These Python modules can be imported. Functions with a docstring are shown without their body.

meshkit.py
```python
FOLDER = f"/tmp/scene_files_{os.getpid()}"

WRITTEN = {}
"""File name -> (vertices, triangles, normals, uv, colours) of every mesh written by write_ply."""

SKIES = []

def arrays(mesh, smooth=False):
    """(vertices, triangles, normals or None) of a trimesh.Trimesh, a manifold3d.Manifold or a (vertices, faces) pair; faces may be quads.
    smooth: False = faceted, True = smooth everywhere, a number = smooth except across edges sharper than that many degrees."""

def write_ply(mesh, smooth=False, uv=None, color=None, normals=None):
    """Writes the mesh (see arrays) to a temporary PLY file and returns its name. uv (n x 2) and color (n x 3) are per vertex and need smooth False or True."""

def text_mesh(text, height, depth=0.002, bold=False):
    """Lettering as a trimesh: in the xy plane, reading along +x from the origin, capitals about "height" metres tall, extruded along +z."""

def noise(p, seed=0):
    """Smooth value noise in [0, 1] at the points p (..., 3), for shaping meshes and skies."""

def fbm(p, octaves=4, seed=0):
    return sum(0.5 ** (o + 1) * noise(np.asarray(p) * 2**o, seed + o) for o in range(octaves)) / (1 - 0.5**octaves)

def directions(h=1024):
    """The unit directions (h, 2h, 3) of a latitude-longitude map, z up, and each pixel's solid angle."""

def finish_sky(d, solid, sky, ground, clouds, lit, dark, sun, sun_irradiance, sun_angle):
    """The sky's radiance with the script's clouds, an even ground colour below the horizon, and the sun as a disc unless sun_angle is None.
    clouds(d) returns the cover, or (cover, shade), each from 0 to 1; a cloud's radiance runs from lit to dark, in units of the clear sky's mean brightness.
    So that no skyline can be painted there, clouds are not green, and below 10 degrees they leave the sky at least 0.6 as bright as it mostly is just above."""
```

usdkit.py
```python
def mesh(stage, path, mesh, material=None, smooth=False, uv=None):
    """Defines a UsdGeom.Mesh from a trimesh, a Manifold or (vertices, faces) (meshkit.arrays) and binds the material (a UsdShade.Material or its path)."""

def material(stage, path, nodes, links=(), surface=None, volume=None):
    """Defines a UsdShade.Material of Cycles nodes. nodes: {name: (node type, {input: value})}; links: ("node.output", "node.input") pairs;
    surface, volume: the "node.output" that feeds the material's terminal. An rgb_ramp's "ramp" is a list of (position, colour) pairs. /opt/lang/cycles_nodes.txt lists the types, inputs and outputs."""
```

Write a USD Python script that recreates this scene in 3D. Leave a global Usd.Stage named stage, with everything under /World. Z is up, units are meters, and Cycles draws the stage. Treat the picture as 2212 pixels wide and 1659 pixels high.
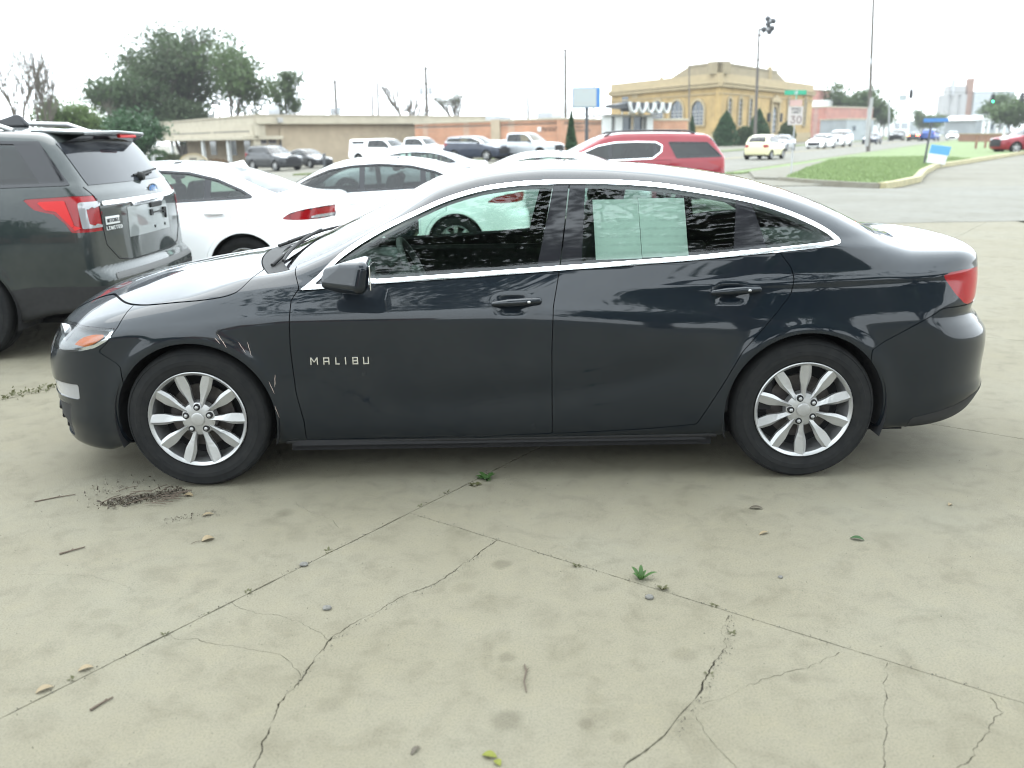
import math, random
import numpy as np
import trimesh, shapely, usdkit, meshkit
from shapely.geometry import Polygon, LineString, box as sbox
from shapely.ops import unary_union
from scipy.interpolate import PchipInterpolator
from pxr import Usd, UsdGeom, UsdLux, UsdShade, Gf, Sdf, Vt
random.seed(7); RNG = np.random.default_rng(7)
stage = Usd.Stage.CreateInMemory()
UsdGeom.SetStageUpAxis(stage, 'Z'); UsdGeom.SetStageMetersPerUnit(stage, 1.0)
UsdGeom.Xform.Define(stage, '/World')
# ---------------------------------------------------------------- camera
PITCH, ROLL, EYE, FPX, HALF = math.radians(15.7), math.radians(0.9), np.array([0, 0, 1.583]), 1900.0, 1106.0
FWD = np.array([0, math.cos(PITCH), -math.sin(PITCH)])
_up = np.array([0, math.sin(PITCH), math.cos(PITCH)]); _rt = np.array([1.0, 0, 0])
RT = _rt * math.cos(ROLL) - _up * math.sin(ROLL); UP = _up * math.cos(ROLL) + _rt * math.sin(ROLL)
cam = UsdGeom.Camera.Define(stage, '/World/camera')
mt = np.eye(4); mt[0, :3], mt[1, :3], mt[2, :3], mt[3, :3] = RT, UP, -FWD, EYE
cam.AddTransformOp().Set(Gf.Matrix4d(*mt.ravel().tolist()))
cam.CreateHorizontalApertureAttr(36.0); cam.CreateVerticalApertureAttr(27.0)
cam.CreateFocalLengthAttr(36.0 * FPX / (2 * HALF))
cam.CreateClippingRangeAttr(Gf.Vec2f(0.05, 5000.0))
cam.CreateFStopAttr(2.2); cam.CreateFocusDistanceAttr(4.2)
EXPOSURE = 1.64
cam.CreateExposureAttr(EXPOSURE)
# ---------------------------------------------------------------- overcast sky and the veiled sun
SUN_AZ, SUN_EL = math.radians(-25), math.radians(66)     # azimuth clockwise from +y
SUN = np.array([math.sin(SUN_AZ) * math.cos(SUN_EL), math.cos(SUN_AZ) * math.cos(SUN_EL), math.sin(SUN_EL)])
UsdGeom.Scope.Define(stage, '/World/Looks')
LOOK = '/World/Looks/'
skym = usdkit.material(stage, LOOK + 'overcast_sky', {
    'tc': ('texture_coordinate', {}), 'sep': ('separate_xyz', {}), 'k': ('map_range', {'from_min': 0.0, 'from_max': 1.0, 'to_min': 0.0, 'to_max': 1.0}),
    'sky': ('sky_texture', {'sky_type': 'single_scattering', 'sun_disc': False, 'sun_elevation': SUN_EL, 'sun_rotation': SUN_AZ, 'aerosol_density': 2.0}),
    'n': ('noise_texture', {'scale': 2.2, 'detail': 5.0, 'roughness': 0.55}),
    'g': ('mix_color', {'a': (9.4, 10.2, 10.6), 'b': (13.8, 15.3, 16.1)}),
    'r': ('rgb_ramp', {'ramp': [(0.25, (0.90, 0.91, 0.93)), (0.75, (1.08, 1.07, 1.06))]}),
    'c': ('mix_color', {'blend_type': 'multiply', 'fac': 1.0}), 'mix': ('mix_color', {'fac': 0.94}),
    'bg': ('background_shader', {'strength': 0.10})},
    [('tc.generated', 'n.vector'), ('tc.generated', 'sep.vector'), ('sep.z', 'k.value'), ('k.result', 'g.fac'), ('n.fac', 'r.fac'), ('g.result', 'c.a'), ('r.color', 'c.b'), ('sky.color', 'mix.a'), ('c.result', 'mix.b'), ('mix.result', 'bg.color')], surface='bg.background')
dome = UsdLux.DomeLight.Define(stage, '/World/sky')
UsdShade.MaterialBindingAPI.Apply(dome.GetPrim()).Bind(skym)
dome.GetPrim().SetCustomDataByKey('kind', 'structure'); dome.GetPrim().SetCustomDataByKey('label', 'white overcast sky above the street'); dome.GetPrim().SetCustomDataByKey('category', 'sky')
sun = UsdLux.DistantLight.Define(stage, '/World/sun')
sun.CreateIntensityAttr(0.14); sun.CreateAngleAttr(60.0); sun.CreateColorAttr(Gf.Vec3f(1.0, 0.96, 0.9)); sun.GetPrim().CreateAttribute('inputs:normalize', Sdf.ValueTypeNames.Bool).Set(True)
_z = SUN; _x = np.cross([0, 0, 1.0], _z); _x /= np.linalg.norm(_x); _y = np.cross(_z, _x)
ms = np.eye(4); ms[0, :3], ms[1, :3], ms[2, :3] = _x, _y, _z
sun.AddTransformOp().Set(Gf.Matrix4d(*ms.ravel().tolist()))
# ---------------------------------------------------------------- helpers: names, things, meshes
_used = {}
def numbered(path):
    n = _used.get(path, 0); _used[path] = n + 1
    return path if n == 0 else '%s_%03d' % (path, n)
def tag(prim, label=None, cat=None, group=None, kind=None):
    p = prim.GetPrim()
    for k, v in (('label', label), ('category', cat), ('group', group), ('kind', kind)):
        if v: p.SetCustomDataByKey(k, v)
    return prim
def thing(name, label, cat, loc=(0, 0, 0), rz=0.0, group=None, scale=1.0):
    x = UsdGeom.Xform.Define(stage, numbered('/World/' + name))
    x.AddTranslateOp().Set(Gf.Vec3d(*map(float, loc)))
    if rz: x.AddRotateZOp().Set(float(rz))
    if scale != 1.0: x.AddScaleOp().Set(Gf.Vec3f(scale, scale, scale))
    return tag(x, label, cat, group)
def copy_of(src, loc, rz=0.0, label=None, group=None, scale=1.0):
    d = src.GetPrim().GetCustomData()
    name = src.GetPrim().GetName().rsplit('_0', 1)[0]
    t = thing(name, label or d['label'], d['category'], loc, rz, group or d.get('group'), scale)
    t.GetPrim().GetReferences().AddInternalReference(src.GetPath()); t.GetPrim().SetInstanceable(True)
    return t
class M:
    """triangles with vertex normals"""
    def __init__(s, V, F, N=None):
        s.V = np.asarray(V, float).reshape(-1, 3); s.F = np.asarray(F, int).reshape(-1, 3)
        s.N = None if N is None else np.asarray(N, float)
def flat(V, F):
    V = np.asarray(V, float); F = np.asarray(F, int)
    if F.shape[1] == 4: F = np.vstack([F[:, [0, 1, 2]], F[:, [0, 2, 3]]])
    v = V[F].reshape(-1, 3); n = np.cross(V[F[:, 1]] - V[F[:, 0]], V[F[:, 2]] - V[F[:, 0]])
    n /= np.linalg.norm(n, axis=1, keepdims=True) + 1e-20
    return M(v, np.arange(len(v)).reshape(-1, 3), np.repeat(n, 3, 0))
def smooth(V, F, angle=35):
    v, f, n = meshkit.arrays((np.asarray(V, float), np.asarray(F, int)), angle)
    return M(v, f, n)
def tm(mesh, angle=None):
    return flat(mesh.vertices, mesh.faces) if angle is None else smooth(mesh.vertices, mesh.faces, angle)
def join(*ms):
    ms = [m for m in (ms[0] if len(ms) == 1 and isinstance(ms[0], (list, tuple)) else ms) if len(m.F)]
    at = np.cumsum([0] + [len(m.V) for m in ms])
    return M(np.vstack([m.V for m in ms]), np.vstack([m.F + a for m, a in zip(ms, at)]), np.vstack([m.N for m in ms]))
def moved(m, t=(0, 0, 0), A=None):
    V, N, F = m.V, m.N, m.F
    if A is not None:
        A = np.asarray(A, float); V = V @ A.T; N = N @ np.linalg.inv(A); N = N / (np.linalg.norm(N, axis=1, keepdims=True) + 1e-20)
        if np.linalg.det(A) < 0: F = F[:, ::-1]
    return M(V + np.asarray(t, float), F, N)
MIRROR = np.diag([1.0, -1, 1])
def rotz(d): a = math.radians(d); return np.array([[math.cos(a), -math.sin(a), 0], [math.sin(a), math.cos(a), 0], [0, 0, 1.0]])
def rotx(d): a = math.radians(d); return np.array([[1.0, 0, 0], [0, math.cos(a), -math.sin(a)], [0, math.sin(a), math.cos(a)]])
def roty(d): a = math.radians(d); return np.array([[math.cos(a), 0, math.sin(a)], [0, 1.0, 0], [-math.sin(a), 0, math.cos(a)]])
def put(name, m, mat, parent=None, label=None, cat=None, group=None, kind=None):
    u_, f_ = np.unique(m.F, return_inverse=True)
    if len(u_) != len(m.V): m = M(m.V[u_], f_.reshape(-1, 3), None if m.N is None else m.N[u_])
    base = '/World' if parent is None else str(parent.GetPath())
    p = UsdGeom.Mesh.Define(stage, numbered(base + '/' + name))
    p.CreatePointsAttr(Vt.Vec3fArray.FromNumpy(m.V.astype(np.float32)))
    p.CreateFaceVertexCountsAttr(Vt.IntArray.FromNumpy(np.full(len(m.F), 3, np.int32)))
    p.CreateFaceVertexIndicesAttr(Vt.IntArray.FromNumpy(m.F.astype(np.int32).ravel()))
    p.CreateSubdivisionSchemeAttr('none')
    if m.N is not None:
        p.CreateNormalsAttr(Vt.Vec3fArray.FromNumpy(m.N.astype(np.float32))); p.SetNormalsInterpolation('vertex')
    if mat is not None: UsdShade.MaterialBindingAPI.Apply(p.GetPrim()).Bind(mat)
    return tag(p, label, cat, group, kind)
def put2(name, m, mat, parent, **k):
    put(name, m, mat, parent, **k); return put(name, moved(m, A=MIRROR), mat, parent, **k)
# shapes
def bx(x0, x1, y0, y1, z0, z1, b=0.0):
    """box; b chamfers its edges"""
    e = np.array([x1 - x0, y1 - y0, z1 - z0], float)
    c = np.array([x0 + x1, y0 + y1, z0 + z1], float) / 2
    b = min(b, 0.45 * min(abs(e)))
    if b <= 0:
        t = trimesh.creation.box(e); return moved(flat(t.vertices, t.faces), c)
    pts = []
    for s in np.ndindex(2, 2, 2):
        sg = np.array(s) * 2 - 1
        for k in range(3):
            q = e / 2 - b; q[k] += b; pts.append(sg * q)
    h = trimesh.convex.convex_hull(np.array(pts)); return moved(flat(h.vertices, h.faces), c)
def lathe(prof, n=48, axis='y', angle=30):
    """profile of (radius, along) revolved about the axis through the origin"""
    p = np.asarray(prof, float); a = np.arange(n) * 2 * np.pi / n
    V = np.stack([p[:, None, 0] * np.cos(a), np.repeat(p[:, 1:2], n, 1), p[:, None, 0] * np.sin(a)], -1).reshape(-1, 3)
    i, j = np.meshgrid(np.arange(len(p) - 1), np.arange(n), indexing='ij')
    q = np.stack([i * n + j, (i + 1) * n + j, (i + 1) * n + (j + 1) % n, i * n + (j + 1) % n], -1).reshape(-1, 4)
    m = smooth(V, np.vstack([q[:, [0, 1, 2]], q[:, [0, 2, 3]]]), angle)
    if axis == 'z': m = moved(m, A=rotx(90))
    if axis == 'x': m = moved(m, A=rotz(-90))
    return m
def tube(pts, r, sides=8, cap=True):
    p = np.asarray(pts, float); r = np.broadcast_to(r, (len(p),))
    t = np.gradient(p, axis=0); t /= np.linalg.norm(t, axis=1, keepdims=True) + 1e-12
    ref = np.where(np.abs(t[:, 2:]) < 0.9, [0, 0, 1.0], [1.0, 0, 0]); 
    if np.ptp(np.abs(t[:, 2])) > 0.3: ref = np.broadcast_to([0.31, 0.94, 0.12], t.shape)
    a = np.cross(t, ref); a /= np.linalg.norm(a, axis=1, keepdims=True) + 1e-12
    b = np.cross(t, a); an = np.arange(sides) * 2 * np.pi / sides
    nn = np.cos(an)[None, :, None] * a[:, None] + np.sin(an)[None, :, None] * b[:, None]
    V = p[:, None] + r[:, None, None] * nn
    i, j = np.meshgrid(np.arange(len(p) - 1), np.arange(sides), indexing='ij')
    q = np.stack([i * sides + j, i * sides + (j + 1) % sides, (i + 1) * sides + (j + 1) % sides, (i + 1) * sides + j], -1).reshape(-1, 4)
    V = V.reshape(-1, 3); N = nn.reshape(-1, 3); F = np.vstack([q[:, [0, 1, 2]], q[:, [0, 2, 3]]])
    if cap:
        k = np.arange(1, sides - 1); 
        for o, rev, nv in ((0, True, -t[0]), ((len(p) - 1) * sides, False, t[-1])):
            n0 = len(V); V = np.vstack([V, V[o:o + sides]]); N = np.vstack([N, np.repeat(nv[None], sides, 0)])
            c = np.stack([np.full(len(k), n0), n0 + k, n0 + k + 1], 1); F = np.vstack([F, c[:, ::-1] if rev else c])
    return M(V, F, N)
def prism(poly, z0, z1, A=None, t=(0, 0, 0), angle=None):
    """shapely polygon (or points) extruded along z, then turned by A"""
    if not hasattr(poly, 'geom_type'): poly = Polygon(poly)
    gs = [g for g in getattr(poly, 'geoms', [poly]) if g.geom_type == 'Polygon' and g.area > 1e-9]
    out = []
    for g in gs:
        e = trimesh.creation.extrude_polygon(g, z1 - z0, engine='earcut'); e.apply_translation([0, 0, z0]); out.append(tm(e, angle))
    return moved(join(out), t, A)
XZ = np.array([[1.0, 0, 0], [0, 0, -1.0], [0, 1.0, 0]])      # polygon (x, y) -> (x, ., z), extruded towards -y
def poly_sdf(P, Q):
    """signed distance (negative inside) of points P (n, 2) to the closed polygon Q"""
    Q = np.asarray(Q, float); d = np.full(len(P), 1e9); ins = np.zeros(len(P), bool)
    for a, b in zip(Q, np.roll(Q, -1, 0)):
        e = b - a; w = P - a; t = np.clip((w @ e) / (e @ e + 1e-15), 0, 1)
        d = np.minimum(d, ((w - t[:, None] * e) ** 2).sum(1))
        c = (a[1] > P[:, 1]) != (b[1] > P[:, 1])
        if abs(b[1] - a[1]) > 1e-12: ins ^= c & (P[:, 0] < (b[0] - a[0]) * (P[:, 1] - a[1]) / (b[1] - a[1]) + a[0])
    return np.where(ins, -1, 1) * np.sqrt(d)
def clip(m, s, keep_rest=False):
    """the part of m where s <= 0, cut along s = 0; with keep_rest also the other part"""
    s = np.asarray(s, float); s = np.where(np.abs(s) < 1e-7, 1e-7, s)
    def one(sg):
        sv = s * sg; neg = sv[m.F] < 0; c = neg.sum(1)
        V, N, F = [m.V], [m.N], [m.F[c == 3]]; n = len(m.V)
        for k in (1, 2):
            T = m.F[c == k]; g = neg[c == k]
            if not len(T): continue
            odd = np.argmax(g if k == 1 else ~g, 1); r = np.arange(len(T))
            a, b, d = T[r, odd], T[r, (odd + 1) % 3], T[r, (odd + 2) % 3]
            pts = []
            for q in (b, d):
                t = (sv[a] / (sv[a] - sv[q]))[:, None]
                V.append(m.V[a] * (1 - t) + m.V[q] * t); nn = m.N[a] * (1 - t) + m.N[q] * t
                N.append(nn / (np.linalg.norm(nn, axis=1, keepdims=True) + 1e-12)); pts.append(n + r); n += len(T)
            if k == 1: F.append(np.stack([a, pts[0], pts[1]], 1))
            else: F += [np.stack([pts[0], b, d], 1), np.stack([pts[0], d, pts[1]], 1)]
        V, N, F = np.vstack(V), np.vstack(N), np.vstack(F)
        u, inv = np.unique(F, return_inverse=True); return M(V[u], inv.reshape(-1, 3), N[u])
    return (one(1), one(-1)) if keep_rest else one(1)
def weld(m, tol=1e-5):
    k = np.round(m.V / tol).astype(np.int64); _, f, inv = np.unique(k, axis=0, return_index=True, return_inverse=True)
    F = inv.ravel()[m.F]; F = F[(F[:, 0] != F[:, 1]) & (F[:, 1] != F[:, 2]) & (F[:, 0] != F[:, 2])]
    return M(m.V[f], F, m.N[f])
def flange(m, d=0.012, where=None):
    """m with its open edges folded inwards by d"""
    w = weld(m); E = np.sort(w.F[:, [[0, 1], [1, 2], [2, 0]]].reshape(-1, 2), 1); D = w.F[:, [[0, 1], [1, 2], [2, 0]]].reshape(-1, 2)
    key = E[:, 0].astype(np.int64) * len(w.V) + E[:, 1]; _, i, c = np.unique(key, return_index=True, return_counts=True)
    B = D[i[c == 1]]
    if where is not None: B = B[where(w.V[B].mean(1))]
    if not len(B): return w
    V = np.vstack([w.V, w.V - w.N * d]); n = len(w.V)
    return join(w, flat(V, np.stack([B[:, 0], B[:, 0] + n, B[:, 1] + n, B[:, 1]], 1)))
def offset(m, d): return M(m.V + m.N * d, m.F, m.N)
def both(m): return join(m, moved(m, A=MIRROR))
def pc(pts):
    p = np.asarray(pts, float); f = PchipInterpolator(p[:, 0], p[:, 1], extrapolate=True); lo, hi = p[0, 0], p[-1, 0]
    return lambda x: f(np.clip(x, lo, hi))
def smax(a, b, k):
    h = np.clip(0.5 + 0.5 * (a - b) / k, 0, 1); return b * (1 - h) + a * h + k * h * (1 - h)
def ground_at(px, py, z=0.0):
    """the point at height z that a photo pixel (of 2212 x 1659) shows: used to measure the layout"""
    r = FWD + RT * (px - HALF) / FPX - UP * (py - 829.5) / FPX
    return EYE + r * ((z - EYE[2]) / r[2])
# ---------------------------------------------------------------- materials
def mat(name, nodes, links, surface='p.BSDF', volume=None): return usdkit.material(stage, LOOK + name, nodes, links, surface, volume)
def plain(name, col, rough=0.5, metal=0.0, bump=0.0, scale=40.0, vary=0.0, **kw):
    """a principled surface with faint noise in colour and relief"""
    n = {'p': ('principled_bsdf', {'base_color': col, 'roughness': rough, 'metallic': metal, **kw})}; l = []
    if vary or bump:
        n['g'] = ('geometry', {}); n['n'] = ('noise_texture', {'scale': scale, 'detail': 4.0, 'roughness': 0.6}); l.append(('g.position', 'n.vector'))
    if vary:
        c = np.array(col); n['r'] = ('rgb_ramp', {'ramp': [(0.3, tuple(c * (1 - vary))), (0.7, tuple(np.minimum(c * (1 + vary), 0.95)))]}); l += [('n.fac', 'r.fac'), ('r.color', 'p.base_color')]
    if bump:
        n['b'] = ('bump', {'strength': bump, 'distance': 0.01}); l += [('n.fac', 'b.height'), ('b.normal', 'p.normal')]
    return mat(name, n, l)
def paint(name, col, metal=0.5, rough=0.35, coat=1.0, dust=0.06, dustcol=(0.22, 0.21, 0.18)):
    """car paint under clear coat with a thin uneven film of dust"""
    return mat(name, {
        'g': ('geometry', {}), 'n': ('noise_texture', {'scale': 3.0, 'detail': 6.0, 'roughness': 0.65}),
        'r': ('rgb_ramp', {'ramp': [(0.35, (0, 0, 0)), (0.75, (dust, dust, dust))]}), 'x': ('mix_color', {'a': col, 'b': dustcol}),
        'm': ('map_range', {'from_min': 0.3, 'from_max': 0.8, 'to_min': 0.015, 'to_max': 0.06}),
        'p': ('principled_bsdf', {'metallic': metal, 'roughness': rough, 'coat_weight': coat, 'coat_ior': 1.48, 'specular_ior_level': .03})},
        [('g.position', 'n.vector'), ('n.fac', 'r.fac'), ('r.color', 'x.fac'), ('x.result', 'p.base_color'), ('n.fac', 'm.value'), ('m.result', 'p.coat_roughness')])
def glass(name, tint, strength=1.0, ior=1.5):
    """a window pane: clear tinted sheet that mirrors more at grazing angles"""
    return mat(name, {'t': ('transparent_bsdf', {'color': tint}), 'q': ('glossy_bsdf', {'color': (strength,) * 3, 'roughness': 0.01}), 'f': ('fresnel', {'IOR': ior}), 'x': ('mix_closure', {})},
               [('f.fac', 'x.fac'), ('t.BSDF', 'x.closure1'), ('q.BSDF', 'x.closure2')], 'x.closure')
MT = {}
MT['chrome'] = plain('polished_chrome', (0.82, 0.83, 0.85), 0.12, 1.0)
MT['satin'] = plain('satin_alloy', (0.33, 0.33, 0.325), 0.36, 0.85, vary=0.06, scale=14)
MT['black_plastic'] = plain('black_plastic', (0.012, 0.012, 0.012), 0.6, specular_ior_level=0.25, vary=0.2, scale=30)
MT['gloss_black'] = plain('gloss_black', (0.006, 0.006, 0.007), 0.05, specular_ior_level=0.45)
MT['smoked'] = plain('smoked_rear_glass', (0.010, 0.011, 0.013), 0.06, specular_ior_level=0.32)
MT['inner'] = plain('dark_inner_metal', (0.006, 0.006, 0.007), 0.9)
MT['rubber'] = mat('tyre_rubber', {'g': ('geometry', {}), 'n': ('noise_texture', {'scale': 18.0, 'detail': 5.0, 'roughness': 0.7}), 'r': ('rgb_ramp', {'ramp': [(0.3, (0.006, 0.0065, 0.007)), (0.75, (0.014, 0.014, 0.0135))]}),
    'p': ('principled_bsdf', {'roughness': 0.8, 'specular_ior_level': 0.15})}, [('g.position', 'n.vector'), ('n.fac', 'r.fac'), ('r.color', 'p.base_color')])
MT['brake'] = plain('brake_disc', (0.072, 0.0648, 0.0612), 0.5, 0.8, vary=0.3, scale=25)
MT['pane'] = glass('green_tinted_window', (0.57, 0.70, 0.64))
MT['pane_dark'] = glass('privacy_window', (0.10, 0.12, 0.12))
MT['screen'] = glass('windscreen_glass', (0.62, 0.72, 0.67))
MT['seat'] = plain('grey_seat_cloth', (0.0324, 0.0324, 0.03096), 0.9, vary=0.12, scale=60)
MT['trim_grey'] = plain('cabin_trim', (0.072, 0.072, 0.07056), 0.7)
MT['trim_dark'] = plain('dark_cabin_trim', (0.01152, 0.01152, 0.01296), 0.6)
MT['lamp_red'] = plain('red_lamp_lens', (0.15, 0.002, 0.004), 0.12, specular_ior_level=0.5)
MT['lamp_bright_red'] = plain('bright_red_lens', (0.36, 0.008, 0.008), 0.3, specular_ior_level=0.3)
MT['lamp_clear'] = plain('clear_lamp_lens', (0.20, 0.20, 0.205), 0.1, 0.3, coat_weight=1.0)
MT['lamp_amber'] = plain('amber_reflector', (0.54, 0.1224, 0.0144), 0.15, coat_weight=1.0)
MT['lens'] = glass('lamp_cover', (0.88, 0.9, 0.9))
MT['lamp_inner'] = plain('lamp_reflector', (0.36, 0.3672, 0.3744), 0.28, 0.75)
MT['paper'] = mat('printed_paper', {'g': ('geometry', {}), 's': ('separate_xyz', {}), 'w': ('wave_texture', {'wave_type': 'bands', 'bands_direction': 'z', 'scale': 9.0, 'distortion': 6.0, 'detail': 2.0}), 'n': ('noise_texture', {'scale': 45.0, 'detail': 3.0}),
    'q': ('math', {'math_type': 'multiply'}), 'r': ('rgb_ramp', {'ramp': [(0.3, (0.84, 0.84, 0.82)), (0.6, (0.74, 0.74, 0.73))]}), 'p': ('principled_bsdf', {'roughness': 0.8})},
    [('g.position', 'w.vector'), ('g.position', 'n.vector'), ('w.fac', 'q.value1'), ('n.fac', 'q.value2'), ('q.value', 'r.fac'), ('r.color', 'p.base_color')])
# ---------------------------------------------------------------- ground
def gz(x, y):
    """height of the ground: level here, falling gently to the far left"""
    x, y = np.asarray(x, float), np.asarray(y, float); t = np.clip((y - 28) / 30, 0, 1)
    return -np.minimum(0.032 * np.maximum(-x - 1, 0), 1.3) * t * t * (3 - 2 * t)
SPOTS = [(-.05, 3.07, .045, .55), (-.03, 2.44, .035, .5), (.53, 2.44, .05, .4), (-.03, 2.13, .055, .6), (.85, 2.31, .04, .35), (.19, 2.11, .03, .45), (-1.01, 3.59, .05, .4), (-.21, 3.36, .04, .35), (1.02, 3.53, .045, .4), (-.19, 2.89, .05, .25), (-.62, 3.14, .05, .22), (-1.15, 2.95, .06, .2), (-1.45, 2.75, .05, .25), (-.55, 2.22, .05, .3), (.1, 2.66, .08, .15), (1.6, 2.9, .05, .2), (-.9, 3.35, .06, .2), (.35, 3.6, .07, .12), (.28, 2.05, .035, .3)]
def concrete(name, col, spots=(), scale=1.0, contrast=1.0):
    c = np.array(col)
    n = {'g': ('geometry', {}), 'n1': ('noise_texture', {'scale': .9 * scale, 'detail': 5.0, 'roughness': .6}), 'n2': ('noise_texture', {'scale': 7.0 * scale, 'detail': 6.0, 'roughness': .65, 'distortion': .4}), 'n3': ('noise_texture', {'scale': 160.0, 'detail': 2.0}), 'v': ('voronoi_texture', {'scale': 38.0}), 'n4': ('noise_texture', {'scale': 2.6, 'detail': 3.0}),
         'r1': ('rgb_ramp', {'ramp': [(.3, tuple(c * (1 - .16 * contrast) * np.array([1.0, .99, .95]))), (.52, tuple(c)), (.75, tuple(c * (1 + .12 * contrast) * np.array([.97, 1.0, 1.04])))]}),
         'r2': ('rgb_ramp', {'ramp': [(.28, (.80, .79, .77)), (.5, (1, 1, 1)), (.75, (1.07, 1.06, 1.03))]}), 'r3': ('rgb_ramp', {'ramp': [(.30, (.80, .80, .79)), (.5, (1, 1, 1)), (.72, (1.10, 1.10, 1.09))]}),
         'r4': ('rgb_ramp', {'ramp': [(.02, (.40, .38, .35)), (.08, (1, 1, 1)), (.60, (1.0, 1.0, 1.0)), (.85, (1.05, 1.045, 1.03))]}), 'm1': ('mix_color', {'blend_type': 'multiply', 'fac': 1.0}), 'm2': ('mix_color', {'blend_type': 'multiply', 'fac': 1.0}), 'm3': ('mix_color', {'blend_type': 'multiply'}), 'rf': ('rgb_ramp', {'ramp': [(.42, (.05, .05, .05)), (.62, (.9, .9, .9))]}),
         'b': ('bump', {'strength': .35, 'distance': .004}), 'ad': ('math', {'math_type': 'add'}), 'p': ('principled_bsdf', {'roughness': .88, 'specular_ior_level': .3})}
    l = [('g.position', k + '.vector') for k in ('n1', 'n2', 'n3', 'v', 'n4')] + [('n1.fac', 'r1.fac'), ('n2.fac', 'r2.fac'), ('n3.fac', 'r3.fac'), ('v.distance', 'r4.fac'), ('n4.fac', 'rf.fac'), ('r1.color', 'm1.a'), ('r2.color', 'm1.b'), ('m1.result', 'm2.a'), ('r3.color', 'm2.b'), ('m2.result', 'm3.a'), ('r4.color', 'm3.b'), ('rf.color', 'm3.fac'), ('n2.fac', 'ad.value1'), ('n3.fac', 'ad.value2'), ('ad.value', 'b.height'), ('b.normal', 'p.normal')]
    last = 'm3.result'
    for i, (x, y, r, a) in enumerate(spots):
        n['d%d' % i] = ('vector_math', {'math_type': 'distance', 'vector2': (x, y, 0)}); n['k%d' % i] = ('map_range', {'range_type': 'smoothstep', 'from_min': r * .45, 'from_max': r * 1.1, 'to_min': a * .75, 'to_max': 0.0, 'clamp': True})
        n['s%d' % i] = ('mix_color', {'blend_type': 'multiply', 'b': (.42, .40, .36)})
        l += [('wd.vector', 'd%d.vector1' % i), ('d%d.value' % i, 'k%d.value' % i), ('k%d.result' % i, 's%d.fac' % i), (last, 's%d.a' % i)]; last = 's%d.result' % i
    if spots:
        n['wn'] = ('noise_texture', {'scale': 22.0, 'detail': 3.0}); n['wa'] = ('vector_math', {'math_type': 'multiply_add', 'vector2': (.03, .03, 0), 'vector3': (-.015, -.015, 0)}); n['wd'] = ('vector_math', {'math_type': 'add'})
        l += [('g.position', 'wn.vector'), ('wn.color', 'wa.vector1'), ('g.position', 'wd.vector1'), ('wa.vector', 'wd.vector2')]
    l.append((last, 'p.base_color'))
    return mat(name, n, l)
MT['slab'] = concrete('old_concrete_slab', (.155, .1425, .105), SPOTS, contrast=.6)
MT['pavement'] = concrete('pale_concrete', (0.1404, 0.1332, 0.108))
MT['street'] = concrete('worn_grey_asphalt', (0.142, 0.138, 0.118), [(19.5, 27.6, 3.2, .55), (23, 29, 3.0, .45), (16.5, 25.0, 1.2, .3)], scale=.6)
MT['lot'] = concrete('far_lot_concrete', (0.1404, 0.1332, 0.108), scale=.3)
MT['soil'] = plain('dark_joint_soil', (0.0432, 0.03744, 0.02736), .95, vary=.4, scale=60, bump=.3)
MT['grass'] = plain('mown_grass', (0.105, 0.145, 0.05), .9, vary=.35, scale=6, bump=.4)
MT['verge'] = plain('dry_verge', (0.0864, 0.108, 0.036), .95, vary=.3, scale=3)
MT['kerb_yellow'] = plain('yellow_kerb_paint', (0.2592, 0.2304, 0.1296), .8, vary=.2, scale=5)
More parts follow.
